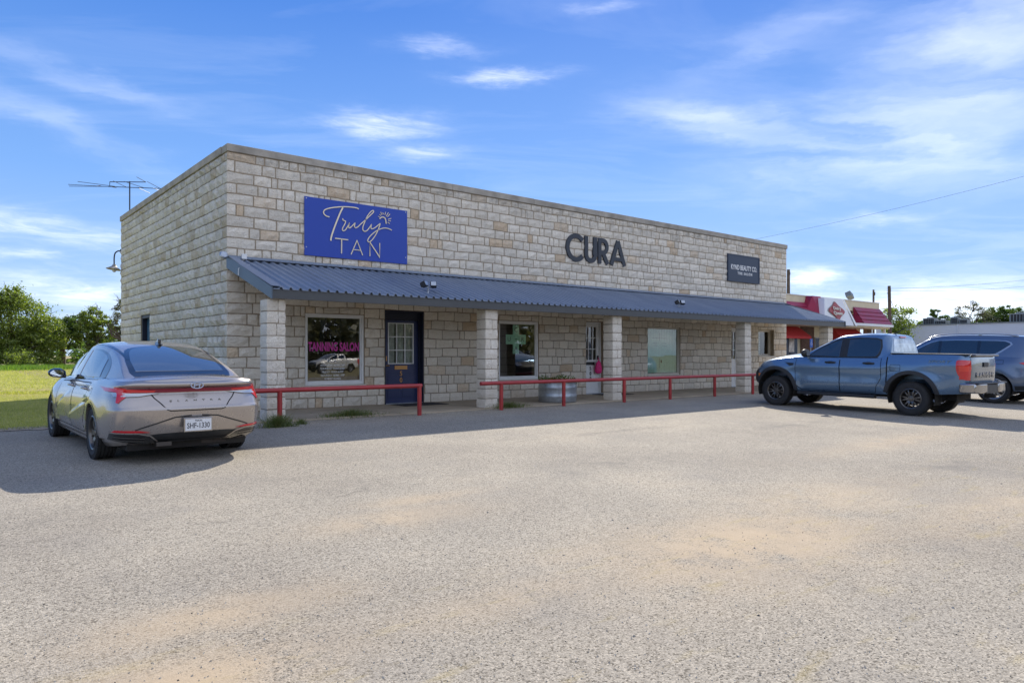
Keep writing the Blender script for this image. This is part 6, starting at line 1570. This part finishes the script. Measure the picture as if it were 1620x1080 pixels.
def pole(x, y, h, r, lean, **kw):
    t = empty('utility_pole', (x, y, 0), **kw)
    mb = MB(); mb.tube([(0, 0, -.2), (lean*.5, 0, h*.5), (lean, 0, h)], [r, r*.9, r*.75], 10); mb.build('pole', M['wood'], t, sm=40)
    mb = MB(); mb.tube([(lean, 0, h-.5), (lean+.22, 0, h-.42)], .05, 6); mb.tube([(lean+.2, 0, h-.45), (lean+.2, 0, h-.2)], .06, 8); mb.build('insulator', M['wood'], t)
pole(57.35, 10.0, 7.0, .16, -.3, label='thick leaning wooden utility pole right of the restaurant', cat='utility pole', group='utility poles behind the restaurant')
pole(56.2, 10.9, 6.7, .1, 0, label='thinner upright pole just left of the leaning pole', cat='utility pole', group='utility poles behind the restaurant')
pole(52.4, 16.4, 8.6, .17, .05, label='wooden pole rising above the restaurant roof beside the stone building', cat='utility pole', group='utility poles behind the restaurant')
pole(88, 26.0, 5.8, .12, 0, label='short pole end above the white store roof near its left end', cat='utility pole', group='utility poles behind the restaurant')
def wire(name, a, b_, sag, r, **kw):
    a, b_ = Vector(a), Vector(b_); mid = (a+b_)/2; mb = MB()
    pts = [(a.lerp(b_, i/16))-mid-Vector((0, 0, sag*4*(i/16)*(1-i/16))) for i in range(17)]
    mb.tube(pts, r, 5); o = mb.build(name, M['pipe_dark'], None, **kw); o.location = mid
wire('power_line', (55.9, 22.1, 12.2), (60.9, -5.0, 16.0), .35, .010, label='thin power line rising to the top right of the sky', cat='cable')
wire('power_line', (57.0, 10.2, 6.8), (66, 2.9, 7.5), .15, .009, label='upper of two faint wires leaving the leaning pole to the right', cat='cable', group='faint wires at the leaning pole')
wire('power_line', (57.0, 10.2, 6.6), (66, 2.9, 6.95), .15, .009, label='lower of two faint wires leaving the leaning pole to the right', cat='cable', group='faint wires at the leaning pole')
wire('guy_wire', (57.1, 10.2, 6.5), (60.4, 8.7, .0), 0.0, .014, label='guy wire slanting down from the leaning pole', cat='cable')

# ------------------------------------------------------------------ trees
def tree(x, y, h, crown, n, size, m_, label, name='tree', trunk=.22, bare=0, group=None, sig=.17, lean=0):
    t = empty(name, (x, y, 0), label=label, cat='tree', group=group)
    mb = MB(); ends = []
    for (cx, cy, cz, rx, ry, rz) in crown:
        for k in range(5):
            d = rng.normal(size=3); d /= np.linalg.norm(d); ends.append((cx+d[0]*rx*.75, cy+d[1]*ry*.75, cz+abs(d[2])*rz*.6-.1*rz))
    zc = min(c[2]-c[5]*.8 for c in crown); zf = max(.7, zc)
    mb.tube([(0, 0, -.1), (lean*.3+.05, .03, zf*.5), (lean*.6, 0, zf+.3)], [trunk*1.25, trunk, trunk*.85], 8)
    for e in ends:
        s_ = Vector((lean*.6, 0, zf)); E = Vector(e); md = s_.lerp(E, .5)+Vector(rng.normal(size=3)*.25)
        mb.tube([s_, md, E], [trunk*.5, trunk*.28, trunk*.08], 5)
    for k in range(bare):
        c = crown[k % len(crown)]; E = Vector((c[0]+rng.uniform(-1, 1)*c[3]*.7, c[1], c[2]+c[5]*rng.uniform(1.0, 1.35))); s_ = Vector((c[0]+rng.uniform(-.3, .3)*c[3], c[1], c[2]))
        md = s_.lerp(E, .55)+Vector(rng.normal(size=3)*.2); mb.tube([s_, md, E], [.05, .035, .012], 4)
        for q_ in range(4): mb.tube([md.lerp(E, .2*q_), md.lerp(E, .2*q_)+Vector((rng.uniform(-.7, .7), 0, rng.uniform(.15, .6)))], [.02, .008], 4)
    mb.build('trunk', M['bark'], t, sm=50)
    P = []; tot = sum(c[3]*c[5] for c in crown)
    for (cx, cy, cz, rx, ry, rz) in crown:
        m2 = int(n*rx*rz/tot); nc = max(8, m2//60)
        d = rng.normal(size=(nc, 3)); d /= np.linalg.norm(d, axis=1)[:, None]; rad = rng.uniform(.35, 1.08, nc)**.6
        C_ = np.array([cx, cy, cz])+d*rad[:, None]*np.array([rx, ry, rz])
        i = rng.integers(0, nc, m2); sg = (sig*min(rx, rz)*rng.uniform(.6, 1.3, nc))[i]
        P.append(C_[i]+rng.normal(size=(m2, 3))*sg[:, None]*np.array([1.2, 1.2, .7]))
    P = np.concatenate(P); P = P[P[:, 2] > .1]
    leaves_mesh('crown', P, size, m_, t)
    return t
tree(1.6, 68, 8.2, [(0, 0, 4.6, 3.0, 3.4, 3.1), (-3.6, 0, 4.8, 3.2, 3.4, 3.2), (2.3, -.5, 3.4, 2.0, 2.6, 2.1), (.6, -1, 1.9, 3.4, 3, 1.5), (-.6, -.5, 6.6, 1.5, 1.6, 1.0)], 36000, .115, M['leaf'], 'large bright green rounded tree at the left edge beyond the lawn', bare=4, trunk=.3, group='trees beyond the lawn', sig=.13)
tree(5.9, 70, 5.2, [(0, 0, 3.7, 1.3, 1.6, 1.2), (1.0, 0, 4.4, 1.1, 1.3, .9), (.3, 0, 2.6, 1.7, 1.7, .9)], 9000, .105, M['leaf_dark'], 'smaller dark green tree with a visible trunk right of the large tree', bare=5, trunk=.26, group='trees beyond the lawn', sig=.14)
tree(8.2, 67, 6.2, [(0, 0, 4.9, 1.2, 1.4, 1.1), (1.0, 0, 3.7, 1.4, 1.6, 1.1), (-.7, 0, 3.5, 1.3, 1.5, 1.0), (.8, 0, 2.2, 1.6, 1.6, 1.0)], 13000, .10, M['leaf'], 'bushy mid-green tree left of the stone building with bare twigs on top', bare=12, trunk=.2, group='trees beyond the lawn', sig=.13)
tree(9.9, 64, 7.4, [(.4, 0, 5.7, .9, 1.0, 1.0), (-.4, 0, 4.3, .9, 1.0, .6), (.7, 0, 3.2, .8, .9, .7)], 2300, .085, M['leaf_grey'], 'thin leaning half-bare tree touching the left side of the stone building', bare=8, trunk=.26, group='trees beyond the lawn', lean=.6)
def bush(x, y, rx, rz, n, m_, label, size=.09, name='bush'):
    t = empty(name, (x, y, 0), label=label, cat='bush', group='bushes at the far edge of the lawn')
    nc = max(6, n//60); d = rng.normal(size=(nc, 3)); d /= np.linalg.norm(d, axis=1)[:, None]
    C_ = d*rng.uniform(.5, 1, nc)[:, None]*np.array([rx, rx*.8, rz])+np.array([0, 0, rz*.55]); i = rng.integers(0, nc, n)
    P = C_[i]+rng.normal(size=(n, 3))*.16*min(rx, rz); P = P[P[:, 2] > .0]
    leaves_mesh('foliage', P, size, m_, t); mb = MB()
    for k in range(6): mb.tube([(0, 0, 0), (rng.uniform(-.6, .6)*rx, rng.uniform(-.4, .4)*rx, rz*.8)], [.04, .01], 5)
    mb.build('stems', M['bark'], t)
bush(.5, 63, 3.0, 1.2, 5000, M['leaf'], 'low pale green bush under the large bright tree'); bush(4.2, 66, 1.6, .9, 2500, M['leaf'], 'small light green bush right of the large tree base')
bush(-3.5, 62, 2.6, 1.5, 4500, M['leaf_dark'], 'dark bush at the far left edge of the lawn'); bush(10.0, 64, 2.4, 1.8, 5000, M['leaf_dark'], 'dark green bush against the left end of the stone building')
bush(7.5, 64, 1.8, .7, 2500, M['leaf'], 'low sunlit bush under the dark green tree')
bush(12.5, 68, 3.0, 2.6, 4000, M['leaf_dark'], 'tall dark bush half hidden by the stone building')

tree(62, 37, 8.4, [(0, 0, 7.1, 2.0, 1.8, 1.2)], 3500, .12, M['leaf_grey'], 'tree top showing above the restaurant roof beside the stone building', group='trees beyond the restaurant and store')
tree(78.4, 18.0, 6.9, [(0, 0, 4.9, 1.7, 1.6, 2.1), (-1.5, 0, 3.0, 1.5, 1.5, 1.6)], 5000, .12, M['leaf'], 'small green tree right of the leaning pole', group='trees beyond the restaurant and store')
tree(104, 23.6, 8.4, [(0, 0, 7.0, .55, .6, .75), (.3, -.7, 5.8, .9, 1.1, 1.0), (-.5, 1.0, 5.4, .8, 1.1, .6)], 4500, .12, M['leaf_dark'], 'narrow dark evergreen behind the left rooftop units', group='trees beyond the restaurant and store')
tree(108, 20.2, 8.9, [(0, 0, 7.2, 1.7, 2.3, 1.2), (0, -1.2, 5.9, 1.6, 2.0, 1.0), (0, 1.8, 6.3, 1.0, 1.1, .8)], 2600, .10, M['leaf_grey'], 'sparse grey-green tree behind the middle of the white store', bare=16, group='trees beyond the restaurant and store')
tree(111, 17.4, 8.4, [(0, 0, 7.0, 1.9, 2.2, .9), (0, 1.6, 6.0, 1.5, 1.6, .9), (0, -1.2, 5.9, 1.6, 1.8, .8)], 9000, .12, M['leaf_dark'], 'dense dark green rounded tree behind the right rooftop unit', group='trees beyond the restaurant and store')
tree(112, 14.2, 7.6, [(0, 0, 6.3, 1.9, 2.2, 1.0), (0, 3.0, 5.4, 1.6, 2.2, .9)], 6500, .12, M['leaf'], 'light green tree at the right edge behind the white store', group='trees beyond the restaurant and store')
tree(107, 22.0, 6.4, [(0, 0, 5.4, 1.5, 2.2, .8), (0, -3.2, 5.2, 1.5, 2.2, .6)], 4000, .12, M['leaf_dark'], 'low green tree row end behind the small rooftop units', group='trees beyond the restaurant and store')

# what the shop windows mirror: the far side of the road behind the camera
n = 42000; a = R(155)+rng.random(n)*R(165); rr = 95+rng.normal(size=n)*5
hh = (9.5+2.0*np.sin(a*23)+1.5*np.sin(a*57+1))
leaves_mesh('distant_trees', np.stack([rr*np.cos(a)+5, rr*np.sin(a)-16, -1+rng.random(n)*hh], 1), .75, M['leaf_grey'], None, kind='stuff')

n = 6000; a = rng.uniform(R(62), R(98), n); rr = 125+rng.normal(size=n)*4; hh = 3.6+1.0*np.sin(a*31)+.7*np.sin(a*83)
leaves_mesh('far_wood', np.stack([rr*np.cos(a)-5, rr*np.sin(a)-16, rng.random(n)*hh], 1), .5, M['leaf_dark'], None, kind='stuff')

# ------------------------------------------------------------------ grass
def region(n, x0, x1, y0, y1, pw=1.0):
    return rng.uniform(x0, x1, n), y0+(y1-y0)*rng.random(n)**pw
x1_, y1_ = region(42000, -7.0, -.1, -1.05, 14, 1.25)
k = (x1_ < -.4) & (y1_ > -1.0+.25*np.sin(x1_*2.1)+.1*np.sin(x1_*7)); x1_, y1_ = x1_[k], y1_[k]
x2_, y2_ = rng.uniform(-6, 12, 42000), 12+50*rng.random(42000)**1.2
k2 = (np.abs(y2_-13.5) > 1.8) | (rng.random(len(y2_)) < .3); x2_, y2_ = x2_[k2], y2_[k2]
xx, yy = np.concatenate([x1_, x2_]), np.concatenate([y1_, y2_]); hh = np.where(yy < 12, .045, .06+.001*(yy-12)); ww = np.where(yy < 12, .004, .012)
blades_mesh('grass', xx, yy, np.full(len(xx), .004), hh, ww, M['grass'], None, lean=.5, kind='stuff')
n = 1500; x = rng.uniform(-6, -.2, n); blades_mesh('grass_fringe', x, -1.0+rng.normal(size=n)*.12, np.zeros(n), .05, .004, M['weed'], None, lean=.7, kind='stuff')
n = 16000; x = rng.uniform(-6, 12, n); blades_mesh('tall_grass', x, 57+rng.normal(size=n)*2.0+x*.3, np.zeros(n), .42, .03, leaf_mat('tall_grass_blades', (.09, .17, .025), (.18, .28, .04)), None, lean=.3, kind='stuff')
